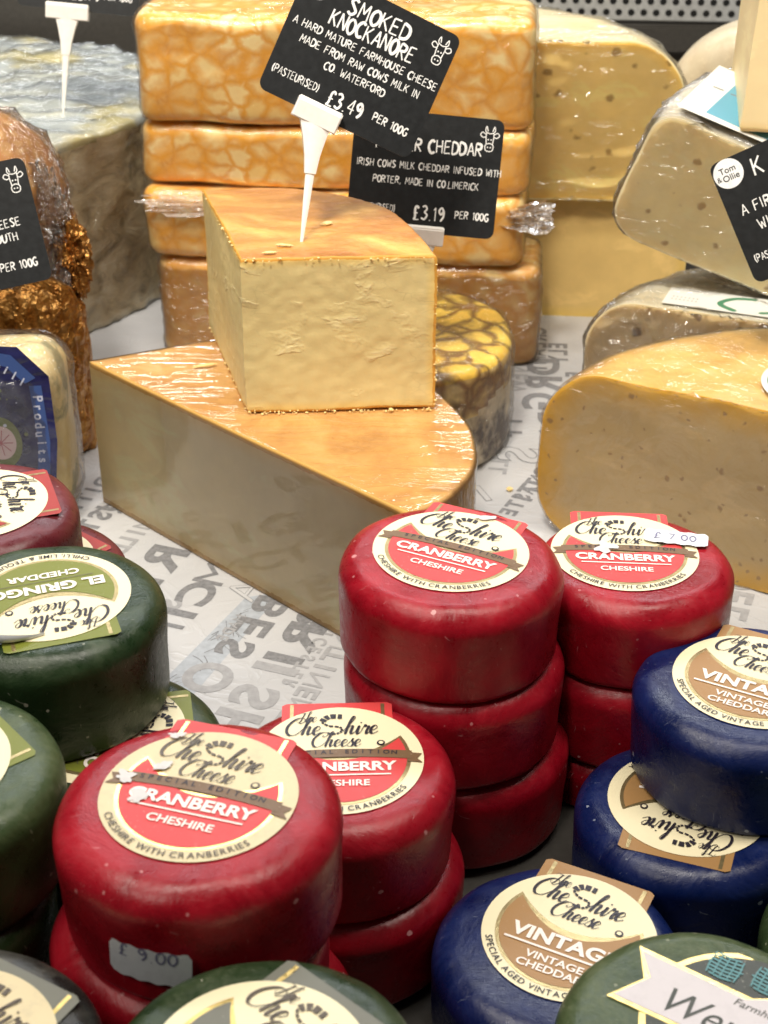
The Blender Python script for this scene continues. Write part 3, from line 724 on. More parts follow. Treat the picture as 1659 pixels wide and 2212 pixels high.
p_c = paste('beige_cheese', (.86, .70, .42), (.84, .62, .28), (.84, .68, .38), .008, .001, .15, eyes=[(70, .24, .7)], eyec=(.13, .06, .03), blot=(.24, .15, .10), streak=.2)
r_c = rindm('cream_rind', (.66, .60, .44), (.5, .42, .28), (.76, .72, .6), 22, .4, .4, .4)
ang = R_(-22); Rb = .12
t = thing('beige_cheese_half', 'film wrapped beige cheese half with green printed top, wedged between cream and orange cheeses', 'cheese', (.113+Rb*math.cos(ang), .795+Rb*math.sin(ang), 0), (0, 0, ang))
ob = sector('cheese', Rb, .076, .030, .018, 0, PI, [p_c, r_c], t, amp=.001, seed=9.)
wrap(ob, wrapm('shiny_film', .9, .9, .05, .06, .08), .0008, .0014, 30, 9.)
s = Sheet(); s.poly([(-.07, .004), (.05, .004), (.05, .03), (-.07, .03)], WHT, 1)
s.stroke([(-.030, .006), (-.040, .014), (-.034, .024), (-.022, .027)], .0035, GRN, 2); s.stroke([(-.018, .008), (-.006, .012), (.004, .008), (.006, .018)], .003, GRN, 2)
for i in range(14): s.disc(.0006, ink_g, 2, (-.066+.0022*(i % 7), .012+.004*(i//7)), 8)
s.build('label', t, (-.010, 0, .0773))

p_d = paste('cream_cheese_paste', (1, .88, .52), (.98, .80, .42), (1, .88, .58), .01, .0012, .12, eyes=[(72, .19, .7)], eyec=(.40, .26, .12), streak=.2)
filmW = wrapm('bunched_film', .8, .7, .02, .03, .10, (1, 1, 1), 34)
t = thing('cream_cheese_half', 'tilted film wrapped cream cheese half with brown holes, slanting down to the right', 'cheese', (.229, .785, .072), (R_(15), R_(20), R_(-12)))
ob = sector('cheese', .118, .078, .014, .020, 0, PI, [p_d, r_c], t, amp=.0015, seed=11.)
filmM = wrapm('milky_film', 1., .8, .05, .35, .12, (.5, 2, 1), 40, (0, 0, .5))
wrap(ob, filmM, .001, .0018, 42, 11., cut=filmW, calm=1.4)
BL = sticker('sky_blue_label_print', (.12, .34, .46)); 
s = Sheet(); s.poly([(-.085, .003), (.03, .003), (.03, .06), (-.07, .06)], WHT, 1)
s.poly([(-.070, .008), (.03, .005), (.03, .05), (-.058, .05)], BL, 2)
for i in range(9): s.stroke([(-.07+i*.010, .036), (-.064+i*.010, .0365)], .0022, ink_g, 2)
s.build('label', t, (-.026, -.001, .0822))

p_e = paste('ivory_cheese', (.86, .70, .40), (.84, .62, .28), (.80, .62, .32), .006, .001, .1, eyes=[(60, .14, .25)], eyec=(.6, .36, .12), streak=.1)
t = thing('ivory_cheese_block', 'smooth ivory cheese block standing on the cream cheese at the top right edge', 'cheese', (.222, .80, .172), (0, R_(2), R_(-6)))
prism('cheese', [([(-.038, -.03), (.05, -.03), (.05, .04), (-.038, .04)], 'cut')], .11, [p_e, p_e], t, rt=.003, rb=.003, rc=.003, amp=.001, seed=14.)
t = thing('pale_cheese_wheel', 'pale buff cheese wheel standing on edge behind the ivory block', 'cheese', (.275, 1.08, .105), (R_(90), 0, R_(-20)))
V, F = lathe(round_profile(.062, .06, .016, .016), 80); V = displace(V, .001, 30, 3)
obj('rind', V, F, rindm('buff_rind', (.60, .50, .34), (.5, .38, .24), (.68, .6, .45), 25, .3, .45, .1), t)
t.location = (.268, 1.10, .106)
bx = box('dark_crate', .16, .36, 1.0, 1.2, 0, .034, dark); bx['label'] = 'low dark crate under the pale buff wheel'; bx['category'] = 'crate'

# ------------------------------------------------------------------ marbled wedge behind the centre piece
marb = mottled('marbled_cheese', (.96, .70, .13), (.26, .12, .03), (.04, .012, .008), 60, .26, .2, .9, .3, .38)
marb_s = mottled('dark_marbled_cheese', (.74, .58, .26), (.24, .12, .05), (.04, .014, .012), 60, .32, .4, .9, .3, .42)
greyr = rindm('grey_marbled_side', (.52, .44, .30), (.22, .15, .09), (.72, .64, .50), 30, .6, .4, .1, spots=(26, (.04, .02, .018), .55, .9))
t = thing('marbled_cheese_wedge', 'yellow cheese marbled with dark veins, film wrapped, behind the big centre wedge', 'cheese', (.012, .7865, 0), (0, 0, 0))
ob = prism('cheese', [([(.059*math.cos(2*PI*i/28), .070*math.sin(2*PI*i/28)) for i in range(28)], 'rind')], .0605, [greyr, marb], t, rt=.006, rb=.006, amp=.0016, seed=4., step=.003)
ob.data.materials.append(marb_s)
for p in ob.data.polygons:
    p.material_index = 1 if p.center.z > .0565 else (2 if p.center.z > .034+.016*mn.noise(p.center*45) else 0)
wrap(ob, wrapm('crinkled_film', 1.0, .45, .01, .02, .09, (1, 1, .35), 45), .001, .0013, 60, 4., (1, 1, .4))

# ------------------------------------------------------------------ smoked wedge (lower, wrapped) and the centre wedge on it
r_sm = rindm('smoked_rind', (.60, .33, .10), (.44, .21, .055), (.72, .47, .19), 24, .35, .33, .2, spots=(22, (.16, .05, .03), .62, .6), stretch=(1, 1, 1))
p_lo = paste('wrapped_cut_face', (.98, .82, .50), (.92, .68, .28), (.66, .40, .11), .010, .0030, .06, streak=.2)
t = thing('smoked_cheese_wedge', 'long film wrapped wedge of smoked cheese lying under the centre wedge', 'cheese', (0, 0, 0))
rp = [(.0095, .5445), (.026, .558), (.0385, .585), (.0405, .612), (.036, .637), (.020, .672), (-.012, .705), (-.045, .727)]
ob = prism('cheese', [([(-.1465, .6985), (-.070, .6220)], 'cut'), (rp, 'rind'), ([(-.09, .7250)], 'cut')], .0798, [p_lo, r_sm], t, rt=.0025, rb=.0025, amp=.0002, seed=15., amp2=.0000, step=.0028)
filmT = wrapm('stretched_film', .28, 1.3, .03, .012, .04, (.45, 2.6, .45), 22, (0, 0, R_(10)))
filmF = wrapm('taut_film', .022, .85, .04, .01, .015, (1, 1, 1), 12)
wrap(ob, filmT, .0006, .0003, 45, 15., (.4, 2.4, .4), cut=filmF, calm=1.001)
p_m = paste('crumbly_cheese', (.72, .58, .27), (.74, .51, .15), (.60, .30, .05), .005, .0012, .40, streak=.3, craggy=2)
r_m = rindm('golden_rind', (.50, .22, .045), (.34, .12, .02), (.72, .42, .11), 20, .6, .42, .1, stretch=(1, 2.0, 1), spots=(16, (.36, .13, .03), .56, .6))
t = thing('centre_cheese_wedge', 'upright crumbly yellow wedge with golden rind in the middle, standing on the wrapped wedge', 'cheese', (0, 0, .0808))
rp = [(.0235, .6425), (.0165, .672), (.0045, .703), (-.0165, .727), (-.0436, .7395), (-.0667, .7425)]
ob = prism('cheese', [([(-.0632, .6375)], 'cut'), (rp, 'rind'), ([(-.0905, .7395)], 'cut')], .0745, [p_m, r_m], t, rt=.0022, rb=.002, rc=.0009, amp=.0009, seed=17., amp2=.00035, step=.0016)
crm = paste('cheese_crumb', (.80, .62, .28), (.8, .6, .26), (.8, .6, .25), .002, 0, .5)
def crumb(x, y, z, sx, sy, sz, rot, label, seed):
    o = crumple('cheese_crumb', (0, 0, 0), 1, crm, None, seed, .3, (sx, sy, sz), 3, 1.5); o.location = (x, y, z); o.rotation_euler = (0, 0, rot)
    o['label'] = label; o['category'] = 'cheese crumb'; o['group'] = 'loose crumbs of cheese'
crumb(-.0885, .6905, .0812, .0060, .0013, .0006, .35, 'long pale flake on the wrapped wedge left of the centre wedge', 1.)
crumb(-.0445, .6535, .1560, .0036, .0009, .0005, -.15, 'thin flake near the front edge of the golden top', 2.)
crumb(-.0265, .6830, .1562, .0028, .0016, .0008, .5, 'small pale crumb just right of the sign spike', 3.)
crumb(-.0505, .6440, .1560, .0030, .0009, .0005, .1, 'crumb at the front left of the golden top', 4.)
crumb(.0665, .7105, .0012, .0016, .0014, .0012, 0, 'yellow crumb on the paper right of the marbled cheese', 5.)
rr = random.Random(9)
V = []; F = []
edge = [((-.0632+.0865*k/60, .6375+.004*k/60), .0) for k in range(61)]
bmk = bmesh.new()
for i in range(150):
    if i < 85: u = rr.random(); p = (-.0625+.0855*u, .6366+.004*u+rr.uniform(-.0008, .0006), rr.choice((.0005, .0005, .0742))+rr.uniform(-.0006, .0006))
    elif i < 120: p = (.0235+rr.uniform(-.0006, .0004), .642+rr.uniform(-.0005, .002), rr.uniform(0, .073))
    else: u = rr.random(); p = (-.0632-.0270*u, .638+.1*u, rr.choice((.0004, .0735))+rr.uniform(-.0006, .0006))
    m = Matrix.Translation(p) @ Matrix.Rotation(rr.random()*6, 4, 'Z') @ Matrix.Diagonal((rr.uniform(.5, 1.6), rr.uniform(.5, 1.1), rr.uniform(.4, 1), 1))
    bmesh.ops.create_icosphere(bmk, subdivisions=1, radius=rr.uniform(.0003, .0008), matrix=m)
me = bpy.data.meshes.new('crumbly_edge'); bmk.to_mesh(me); bmk.free(); me.materials.append(crm); link(bpy.data.objects.new('crumbs', me), t)

# ------------------------------------------------------------------ left-hand pieces
brn = mottled('amber_cheese', (.72, .42, .15), (.58, .25, .06), (.36, .12, .02), 110, .3, .6, .6, .5)
t = thing('amber_wrapped_cheese', 'domed amber cheese in shiny crinkled film at the left edge behind its black sign', 'cheese', (-.231, .797, 0))
V, F = lathe(round_profile(.058, .176, .045, .012, 0, 14, 12, 30), 90); V = displace(V, .004, 18, 6, .0009, 140)
ob = obj('cheese', V, F, brn, t)
wrap(ob, wrapm('crinkled_clear_film', 1.1, .9, .03, .04, .1, (1, 1, .6), 45), .002, .003, 34, 6.)
crumple('film_fold', (.052, -.02, .105), .030, wrapm('loose_clear_film', 1., .9, .05, .10, .1), t, 6., .22, (.45, .5, 1.6))
foil = M('gold_foil'); fv = foil.voro(110, 'F1', foil.coord((1, 1, .5), distort=.02, dscale=80)); fn = foil.noise(160, 5, .6)
foilm = foil.set(color=foil.mix(foil.ramp(fn, [(.4, 0), (.65, 1)]), (.26, .105, .02), (.50, .27, .08)), metal=.85, rough=.34, normal=foil.bump(fv, 1., .004, foil.bump(fn, .8, .002)))
t = thing('gold_foil_cheese', 'cheese in crumpled gold foil at the left edge, under the black sign', 'cheese', (-.212, .765, 0))
V, F = lathe(round_profile(.052, .105, .03, .006, 0, 10, 12, 24), 120)
V = [Vector(p)+nv(p, 50, 2)*.004+nv(p, 150, 3)*.0018 for p in V]; V = [(x*1.0, y*.6, max(z, .0004)) for x, y, z in V]
ob = obj('foil', V, F, foilm, t, auto=25)
crumple('foil_twist', (.046, .012, .104), .012, foilm, t, 8., .26, (.75, .8, 1.7), 5)

bluech = M('veined_blue_cheese'); v = bluech.coord((1, 1, 1), distort=.02, dscale=60); vn = bluech.noise(34, 5, .6, v, .6); vf = bluech.noise(150, 4)
vcol = bluech.mix(bluech.ramp(vn, [(.52, 0), (.60, .8)]), (.66, .52, .26), (.15, .16, .09)); vcol = bluech.mix(bluech.ramp(vf, [(.5, 0), (.8, .5)]), vcol, (.82, .74, .5))
bluem = bluech.set(color=vcol, rough=.5, normal=bluech.bump(vn, -.6, .002, bluech.bump(vf, .3, .0008)), coat=.2, sss=.1)
t = thing('blue_veined_cheese', 'blue veined cream cheese with navy printed wrapper at the left edge', 'cheese', (-.1965, .690, .0), (0, 0, R_(4)))
ob = rprism('cheese', .078, .05, .092, [bluem, bluem], t, .014, .016, amp=.0022, seed=21., step=.003)
navy = M('navy_wrapper'); a1 = navy.noise(60, 4, .6); navym = navy.set(color=navy.mix(navy.ramp(a1, [(.35, 0), (.65, 1)]), (.006, .007, .04), (.02, .022, .10)), rough=.25, coat=.8, normal=navy.bump(navy.noise(45, 3, .5, navy.coord((.6, 1, 1), (0, .6, 0)), 1.5), .9, .003))
mid = sticker('mid_blue_print', (.04, .08, .24)); pal = sticker('pale_print', (.52, .54, .66)); grn2 = sticker('dull_green_print', (.16, .18, .08)); pnk = sticker('pinkish_print', (.55, .42, .42))
s = Sheet()
s.poly([(-.04, .0), (.0195, .0), (.0245, .04), (.0240, .070), (.0125, .0835), (-.04, .087)], navym, 1)
s.poly([(.0130, .010), (.0185, .010), (.0215, .040), (.0205, .066), (.0155, .066), (.0165, .040)], mid, 2)
s.poly([(.0185, .0695), (.0095, .0800), (-.002, .0825), (-.001, .077), (.007, .0748), (.014, .067)], mid, 2)
for i, ch in enumerate('Produits'): s.text(ch, .0186-.0002*i+(.0006 if i > 4 else 0), .060-i*.0041, .0056, pal, 3, .02, 0, R_(-88))
for i, ch in enumerate('Papillon'[:6]): s.text(ch, -.002+i*.0030, .0800-i*.0018-.0004*i*i*.3, .0052, pal, 3, .02, 0, R_(-32))
s.disc(.011, grn2, 2, (.001, .040), 30, .8, 1.1); s.disc(.0075, pnk, 3, (.001, .040), 30, .85, 1.05)
for i in range(9): a = 2*PI*i/9; s.stroke([(.001, .040), (.001+.005*math.cos(a), .040+.006*math.sin(a))], .0007, plain('rose_print', (.35, .12, .14)) if i == 0 else s.mats[-1], 4)
for i in range(5): s.text('abceo'[i], -.020+i*.004, .066+i*.001, .010, pal, 3, .01, .3, .15)
for i in range(26): s.disc(rr.uniform(.0003, .0009), pal if rr.random() < .6 else grn2, 3, (rr.uniform(-.025, .012), rr.uniform(.006, .066)), 8)
s.build('wrapper', t, (.0075, -.0268, .006), (R_(90), 0, 0), 1.15)
wrap(ob, film_soft, .0026, .0010, 34, 22.)

# ------------------------------------------------------------------ price signs
tagm = plain('black_sign_board', (.012, .013, .014), .38, 0, nb=.05, var=.3); chalk = plain('white_chalk_ink', (.80, .80, .78), .6)
logo = plain('white_logo_disc', (.80, .80, .79), .5); wplas = plain('white_plastic', (.88, .85, .80), .35, var=.04); 
def cow(sh, x, y, u, mat, ly):
    w = u*.36; u *= 1.3; x -= .001; y -= .001
    sh.stroke([(x+a*u, y+b*u) for a, b in ((-1.1, 2.6), (-1.2, 1.2), (-1.0, -.8), (-1.3, -1.6), (-1.0, -2.7), (0, -3.0), (1.0, -2.7), (1.3, -1.6), (1.0, -.8), (1.2, 1.2), (1.1, 2.6))], w, mat, ly)
    sh.stroke([(x-1.1*u, y+2.6*u), (x, y+2.3*u), (x+1.1*u, y+2.6*u)], w, mat, ly)
    for d in (-1, 1):
        sh.stroke([(x+d*1.1*u, y+2.6*u), (x+d*1.5*u, y+3.2*u), (x+d*1.2*u, y+4.4*u), (x+d*.7*u, y+2.9*u)], w, mat, ly)
        sh.stroke([(x+d*1.2*u, y+2.0*u), (x+d*2.3*u, y+2.6*u), (x+d*2.9*u, y+1.8*u), (x+d*2.1*u, y+1.1*u), (x+d*1.3*u, y+1.3*u)], w, mat, ly)
        sh.disc(u*.22, mat, ly, (x+d*.45*u, y+.5*u), 10); sh.disc(u*.22, mat, ly, (x+d*.45*u, y-1.8*u), 10)
    sh.stroke([(x-1.0*u, y-.9*u), (x, y-.6*u), (x+1.0*u, y-.9*u)], w, mat, ly)
TW, TH = .0745, .0585
def sign(label, loc, rot, lines, logo_at=(-.030, .0225), cow_at=(.0315, .0195), word='sign', clip=None):
    t = thing('price_sign', label, 'price sign', loc, rot, 'black price signs on white spikes')
    P = [(x, y) for x, y in rrect(TW, TH, .004)]
    n = len(P); V = [(x, y, 0) for x, y in P]+[(x, y, -.0008) for x, y in P]
    F = [tuple(range(n)), tuple(range(2*n-1, n-1, -1))]+[(i, i+n, (i+1) % n+n, (i+1) % n) for i in range(n)]
    obj('board', V, F, tagm, t, smooth=False)
    s = Sheet(.00008)
    for (tx, x, y, h, wd, nar, al) in lines: hand(s, tx, x, y, h, chalk, 1, wd, nar, align=al)
    if logo_at:
        s.disc(.0068, logo, 1, logo_at, 36)
        s.text('Tom', logo_at[0], logo_at[1]+.0019, .0040, tagm, 2, .01); s.text('Ollie', logo_at[0]+.0006, logo_at[1]-.0018, .0040, tagm, 2, .01); s.text('&', logo_at[0]-.0048, logo_at[1]-.0012, .0034, tagm, 2, .0)
    if cow_at: cow(s, cow_at[0], cow_at[1], .00125, chalk, 1)
    s.build('lettering', t)
    return t
def spike(t, x, y, ang=0., length=.048, lean=0., wbar=.021, deep=0.):
    """white clip bar, tapering stem and point; x,y in the sign's plane"""
    bm = bmesh.new()
    def ring(pts): return [bm.verts.new(p) for p in pts]
    ca, sa = math.cos(ang), math.sin(ang)
    def R(px, py, pz): return (x+px*ca-py*sa, y+px*sa+py*ca, pz)
    prof = [(-.0045, .0010), (-.0052, .0046), (.0030, .0062), (.0046, .0052), (.0046, .0010), (.003, -.0004), (.003, -.0034), (-.0045, -.0034)]
    a = ring([R(-wbar/2, q[0], q[1]) for q in prof]); b = ring([R(wbar/2, q[0], q[1]) for q in prof])
    for i in range(len(prof)): j = (i+1) % len(prof); bm.faces.new((a[i], b[i], b[j], a[j]))
    bm.faces.new(a[::-1]); bm.faces.new(b)
    bmesh.ops.bevel(bm, geom=bm.edges[:], offset=.0005, segments=2, affect='EDGES')
    me = bpy.data.meshes.new('clip'); bm.to_mesh(me); bm.free(); me.materials.append(wplas); link(bpy.data.objects.new('clip', me), t)
    V = []; F = []
    la, lb = math.cos(ang+lean), math.sin(ang+lean)
    secs = [(-.003, .0075, .0036), (-.010, .0054, .0030), (-.018, .0036, .0024), (-.026, .0026, .0020), (-.0262, .0020, .0016), (-.038, .0016, .0014), (-length, .0010, .0010), (-length-.012, .0004, .0004)]
    for (d, wx, wz) in secs:
        for i in range(10):
            a_ = 2*PI*i/10; px = wx*max(-1, min(1, 1.2*math.cos(a_))); pz = .0012+wz*max(-1, min(1, 1.2*math.sin(a_)))
            V.append((x+px*la-d*lb*1.0, y+px*lb+d*la, pz))
    for k in range(len(secs)-1):
        for i in range(10): j = (i+1) % 10; F.append((k*10+i, k*10+j, (k+1)*10+j, (k+1)*10+i))
    F.append(tuple(range(10))); F.append(tuple(range((len(secs)-1)*10+9, (len(secs)-1)*10-1, -1)))
    obj('spike', V, F, wplas, t, auto=40)
N1 = [('SMOKED', .001, .0168, .0070, .95, .86, 'c'), ('KNOCKANORE', .001, .0090, .0068, .95, .74, 'c'), ('A HARD MATURE FARMHOUSE CHEESE', .001, .0030, .0034, .95, .86, 'c'),
      ('MADE FROM RAW COWS MILK IN', .001, -.0032, .0034, .95, .86, 'c'), ('CO. WATERFORD', .001, -.0094, .0034, .95, .86, 'c'), ('(PASTEURISED)', -.0345, -.0200, .0034, .7, .70, 'l'),
      ('\u00a33.49', -.007, -.0228, .0066, .8, .72, 'l'), ('PER 100G', .0150, -.0205, .0036, 1., .78, 'l')]
N2 = [('PORTER CHEDDAR', .0012, .0105, .0062, .95, .76, 'c'), ('IRISH COWS MILK CHEDDAR INFUSED WITH', .002, .0015, .0034, .95, .80, 'c'), ('PORTER, MADE IN CO.LIMERICK', .001, -.0060, .0034, .95, .80, 'c'),
      ('(PASTEURISED)', -.0345, -.0200, .0034, .7, .66, 'l'), ('\u00a33.19', -.004, -.0225, .0066, .8, .72, 'l'), ('PER 100G', .0170, -.0205, .0036, 1., .78, 'l')]
t = sign('black sign reading smoked at the top, tilted, spiked into the centre wedge', (-.0105, .690, .2280), (R_(70), R_(26), 0), N1)
spike(t, -.0085, -.0288, 0, .050, R_(17))
t = sign('black sign reading cheddar, nearly level, behind the tilted sign', (.0205, .748, .1600), (R_(72), R_(5.5), 0), N2)
spike(t, .0015, -.0300, 0, .045, 0)
N3 = [('SMOKED', 0, .0100, .006, .95, .8, 'c'), ('A FARMHOUSE CHEESE', .0335, .0015, .0036, .95, .85, 'l'), ('', 0, 0, .003, 1, 1, 'c'), ('PER 100G', .0155, -.0205, .0036, 1., .78, 'l')]
N3 = [('CHEESE', .0130, -.0015, .0038, .95, .85, 'l'), ('FROM CO.LOUTH', -.0065, -.0080, .0038, .95, .85, 'l'), ('PER 100G', .0140, -.0215, .0038, 1., .78, 'l'), ('\u00a33.19', -.012, -.0225, .0066, .8, .72, 'l')]
t = sign('black sign cut by the left edge in front of the amber cheese', (-.2015, .700, .145), (R_(70), R_(-10), R_(8)), N3)
spike(t, -.012, -.030, 0, .045, 0)
N4 = [('KILLEEN', .003, .0185, .0066, .95, .86, 'c'), ('A FIRM GOATS CHEESE', -.031, .0020, .0040, .95, .85, 'l'), ('WITH HERBS', -.024, -.0056, .0040, .95, .85, 'l'), ('(PASTEURISED)', -.0335, -.0200, .0034, .7, .7, 'l')]
N4 = [('K', -.0165, .0165, .0078, .95, .86, 'c'), ('ILLEEN', .004, .0165, .0078, .95, .86, 'c'), ('A FIRM CHEESE', -.031, .0020, .0048, .95, .85, 'l'), ('WITH HERBS', -.026, -.0066, .0048, .95, .85, 'l'), ('(PASTEURISED)', -.0335, -.0200, .0034, .7, .7, 'l')]
t = sign('black sign with white logo disc cut by the right edge, against the cream cheese', (.1935, .676, .1735), (R_(72), R_(-27), R_(-4)), N4)
spike(t, .01, -.030, 0, .045, 0)
N5 = [('CHEESE', 0, .01, .006, .95, .8, 'c'), ('\u00a33.79', -.004, -.0225, .0066, .8, .72, 'l'), ('PER 100G', .0160, -.0210, .0036, 1., .78, 'l')]
t = sign('black sign cut by the top edge, spiked into the blue grey wheel', (-.187, .985, .2215), (R_(74), R_(6), R_(2)), N5)
spike(t, -.006, -.0300, 0, .052, 0, .026)

# ------------------------------------------------------------------ waxed truckles
_n = [0]
def truckle(x, y, ztop, colour, label, group, spec=None, key=None, ang=0., off=(0, 0), R=.04, h=.0365, tilt=(0, 0)):
    _n[0] += 1; sd = _n[0]*1.7
    t = thing('waxed_cheese', label, 'waxed cheese', (x, y, ztop-h), (R_(tilt[0]), R_(tilt[1]), 0), group)
    P = [(R*.0, 0)]+[(R*.8*i/5, 0) for i in range(1, 6)]
    rb, rt = .0032, .0088
    P += [(R-.001-rb+rb*math.sin(a), rb-rb*math.cos(a)) for a in [PI/2*i/6 for i in range(7)]]
    P += [(R-.001+.001*i/8, rb+(h-rb-rt)*i/8) for i in range(1, 8)]
    P += [(R-rt+rt*math.cos(a), h-rt+rt*math.sin(a)) for a in [PI/2*i/12 for i in range(13)]]
    P += [((R-rt)*(1-i/6), h) for i in range(1, 6)]+[(0, h)]
    V, F = lathe(P, 110); W = []
    for p in V:
        p = Vector(p); r = math.hypot(p.x, p.y); m = 1-max(0, min(1, (.033-r)/.004))*(1 if p.z > h*.6 else 0)
        q = p+nv(p, 20, sd)*.0009*m+nv(p, 75, sd)*.0004*m
        if p.z < .002: q.z = max(q.z, 0)
        W.append(q)
    b = obj('wax_coat', W, F, WAX[colour], t)
    if spec: put_label(key, spec, t, h, R_(ang), off)
    return t
def price(parent, ang, z, R, txt, w=.0225, hh=.0115, top=False, pos=(0, 0), rot=0., drop=0., ty=-.0018):
    """notched price sticker, wrapped round the side or lying on top"""
    s = Sheet(.00006); nx, ny = 22, 8; V = []; F = []
    for j in range(ny+1):
        for i in range(nx+1):
            u = (i/nx-.5)*w; v = (j/ny-.5)*hh
            e = abs(u)/(w/2)
            if e > .9: v *= 1-.30*(e-.9)/.1
            V.append((u, v+.0003*math.sin(i*1.3)*(j in (0, ny))))
    for j in range(ny):
        for i in range(nx): a = j*(nx+1)+i; F.append((a, a+1, a+nx+2, a+nx+1))
    s.add(V, F, STICK, 0)
    hand(s, txt, 0, ty, .0040, sticker('faded_price_ink', (.18, .18, .30), .3), 3, .75, .95)
    o = s.build('price_sticker', parent); me = o.data
    for v in me.vertices:
        x, y, z0 = v.co; x, y = x*math.cos(rot)-y*math.sin(rot), x*math.sin(rot)+y*math.cos(rot)
        if top: v.co = (pos[0]+x, pos[1]+y, z+.0003+z0+drop*max(0, math.hypot(pos[0]+x, pos[1]+y)-.0275)**2*-1)
        else:
            a = ang+x/R; rr_ = R+.0009+z0; v.co = (rr_*math.cos(a), rr_*math.sin(a), z+y)
    return o
def patch(parent, x, y, r, z, mat, seed, sx=1., sy=1.):
    n = 22; s = Sheet(); pts = []
    for i in range(n): a = 2*PI*i/n; q = r*(.8+.8*mn.noise(Vector((math.cos(a)*1.5, math.sin(a)*1.5, seed*1.7)))+.3*mn.noise(Vector((math.cos(a)*5, math.sin(a)*5, seed)))); pts.append((q*sx*math.cos(a), q*sy*math.sin(a)))
    s.poly(pts, mat, 1); s.build('torn_patch', parent, (x, y, z-.0002))
torn = sticker('torn_white_paper', (.60, .57, .56), .55)
H = .0365
gr, gg, gb, gm = 'red waxed cheeses', 'green waxed cheeses', 'blue waxed cheeses', 'maroon waxed cheeses'
X = truckle(-.051, .3270, .1120, 'red', 'nearest red waxed cheese, worn gold edged label and blue grey price sticker on its side', gr, L_XW, 'xw', -17, (.0, .002), h=.0385)
XH = .0385
price(X, R_(-104), .0165, .0402, '\u00a3 9.00', ty=.0018, rot=-.06)
patch(X, -.0215, .0085, .0032, XH+.00125, torn, 1.); patch(X, -.0115, .0135, .0030, XH+.00125, torn, 2., 1.2, .8); patch(X, -.0165, .0005, .0030, XH+.00125, torn, 3., 1.2, 1); patch(X, -.009, .0275, .0022, XH+.00125, torn, 4., 1.4, .7)
truckle(-.0555, .3245, .0733, 'red', 'red waxed cheese directly under the nearest red one', gr)
truckle(-.048, .3275, .0365, 'red', 'lowest red waxed cheese of the nearest red stack', gr)
Y = truckle(-.0145, .392, .073, 'red', 'red waxed cheese behind the nearest one, its label half covered', gr, L_CR, 'cr', 2, (.0, .0015), R=.0378)
truckle(-.0125, .3915, .0365, 'red', 'red waxed cheese at the bottom under the half covered label', gr)
Z = truckle(.0227, .4583, .1115, 'red', 'top red waxed cheese of the centre stack, slanting label', gr, L_CR, 'cr', -25, (.0, .003), tilt=(0, 1.2))
patch(Z, .013, .0255, .003, H+.0013, torn, 7., 1.6, .6)
truckle(.0252, .4578, .0745, 'red', 'middle red waxed cheese of the centre stack', gr); truckle(.0295, .4590, .0365, 'red', 'bottom red waxed cheese of the centre stack', gr)
RR = truckle(.0935, .488, .093, 'red', 'right hand red waxed cheese with white price sticker across its label', gr, L_CR, 'cr', -4, (-.0035, .003), R=.0372, h=.0365)
price(RR, 0, .0365+.0013, 0, '\u00a3 7.00', .024, .0095, True, (.0170, .0115), -.22); patch(RR, -.0105, .0055, .0048, .0365+.0013, torn, 9.)
truckle(.094, .487, .0565, 'red', 'red waxed cheese under the one with the white sticker', gr, R=.0372, h=.0365); truckle(.0935, .4875, .020, 'red', 'lowest red waxed cheese of the right hand red stack', gr, R=.0372, h=.023)
truckle(.1270, .4310, .0765, 'blue', 'upper blue waxed cheese at the right edge, top of its stack', gb, L_VI, 'vi', -28, (.0005, .001))
truckle(.1060, .4115, .0395, 'blue', 'blue waxed cheese with upside down label under the upper blue one', gb, L_VI, 'vi', 160, (-.001, .0), h=.0395)
truckle(.0549, .3477, .0365, 'blue', 'single blue waxed cheese at the front, between red and dull green ones', gb, L_VI, 'vi', -27, (.003, .004))
truckle(-.0285, .2515, .093, 'green', 'green waxed cheese at the bottom edge in front of the nearest red one', gg, L_GC, 'gc', -42, (-.0015, .0)); truckle(-.0285, .251, .0535, 'green', 'green waxed cheese underneath the one at the bottom edge', gg)
D = truckle(.0849, .2805, .073, 'dullgreen', 'dull mossy green waxed cheese at the bottom right with lilac banner label', gg)
truckle(.088, .272, .0365, 'dullgreen', 'mossy green waxed cheese underneath the one with the banner label', gg)
truckle(.1590, .3520, .0365, 'dullgreen', 'green waxed cheese cut by the right edge below the blue stack', gg)
truckle(-.1543, .4984, .1095, 'maroon', 'upper maroon waxed cheese at the left edge', gm, L_MA, 'ma', -70, (.001, .0)); truckle(-.1421, .517, .073, 'maroon', 'lower maroon waxed cheese peeking out beside the upper one', gm, L_MA, 'ma', -40, (0, 0)); truckle(-.145, .512, .0365, 'maroon', 'bottom maroon waxed cheese of the maroon stack', gm)
U = truckle(-.1134, .4313, .1110, 'green', 'dark green waxed cheese with upside down olive label, top of its stack', gg, L_EG, 'eg', 199, (.001, .001), h=.0405)
truckle(-.0943, .4115, .0700, 'green', 'green waxed cheese half hidden beneath the upside down olive label one', gg, L_EG, 'eg', -80, (0, 0)); truckle(-.1045, .4145, .0365, 'green', 'bottom green waxed cheese of the olive label stack', gg)
x, y = -.1325, .3445
truckle(x, y, .1095, 'dullgreen', 'green waxed cheese cut by the left edge below the olive label one', gg, L_EG, 'eg', -50, (-.002, 0)); truckle(-.137, .337, .073, 'green', 'middle green waxed cheese of the left edge stack', gg); truckle(-.137, .338, .0365, 'green', 'bottom green waxed cheese of the left edge stack', gg)
truckle(-.108, .259, .0900, 'black', 'black waxed cheese in the bottom left corner', 'black waxed cheeses', L_BK, 'bk', -30, (.001, .0))
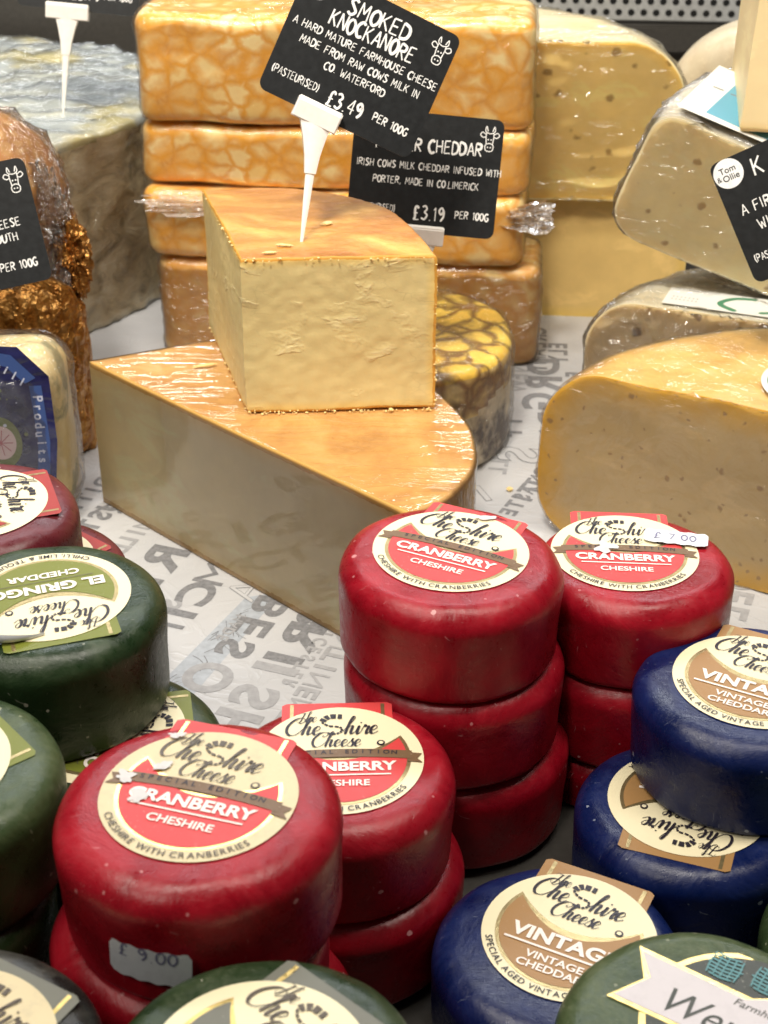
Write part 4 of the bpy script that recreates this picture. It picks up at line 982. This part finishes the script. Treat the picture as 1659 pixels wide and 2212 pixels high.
# curled label edge on the olive one
UH = .0405; n = 14; V = []; F = []
for i in range(n+1):
    for j in range(7):
        a = j/6*2.4; u = i/n; rad = .0022*(.35+.65*math.sin(PI*min(1, u*1.1)))
        V.append((-.0215+.026*u, -.0262+rad*math.sin(a)*-1+.0045*abs(u-.5)**2*4-.0006, UH+.0004+rad*(1-math.cos(a))))
for i in range(n):
    for j in range(6): k = i*7+j; F.append((k, k+7, k+8, k+1))
obj('curled_label_edge', V, F, SILV, U)

# banner label of the mossy green cheese
lil = sticker('lilac_banner_paper', (.60, .56, .58), .3); dk = sticker('dark_green_print', (.05, .055, .045), .3); teal = sticker('teal_print', (.10, .26, .28), .2)
s = Sheet(); s.disc(.93, GOLD, 1); s.disc(.87, dk, 2)
ban = [(-1.14, .20), (-.93, -.10), (-.98, -.14), (-.98, -.36), (1.0, -.36), (1.0, .30), (.35, .30), (.2, .42), (-.05, .30), (-.62, .30), (-.80, .30), (-1.14, .20)]
ban = [(-1.16, .38), (-.96, .12), (-1.16, -.24), (1.0, -.24), (1.0, .34), (.18, .34), (.02, .44), (-.14, .34), (-1.16, .38)][:-1]
def grow(P, g): 
    cx_ = sum(p[0] for p in P)/len(P); cy_ = sum(p[1] for p in P)/len(P)
    return [(x+g*(1 if x > cx_ else -1), y+g*(1 if y > cy_ else -1)) for x, y in P]
s.poly(grow(ban, .045), GOLD, 3); s.poly(ban, lil, 4)
s.text('Wensleydale', .22, -.02, .42, dk, 5, .0, .28, 0, .9); s.text('Farmhouse', .05, .27, .12, dk, 5, .0, .2)
for (bx_, by_) in ((-.44, .60), (-.03, .64), (.38, .60)):
    for k in range(7):
        w_ = .17-.02*abs(k-3); s.stroke([(bx_-w_, by_-.13+k*.045), (bx_, by_-.145+k*.045), (bx_+w_, by_-.13+k*.045)], .022, teal, 5)
    for k in range(5): s.stroke([(bx_-.13+k*.065, by_-.14), (bx_-.14+k*.07, by_), (bx_-.13+k*.065, by_+.14)], .014, teal, 6)
s.build('label', D, (.0095, .000, H+.0002), (0, 0, R_(-33)), .030)
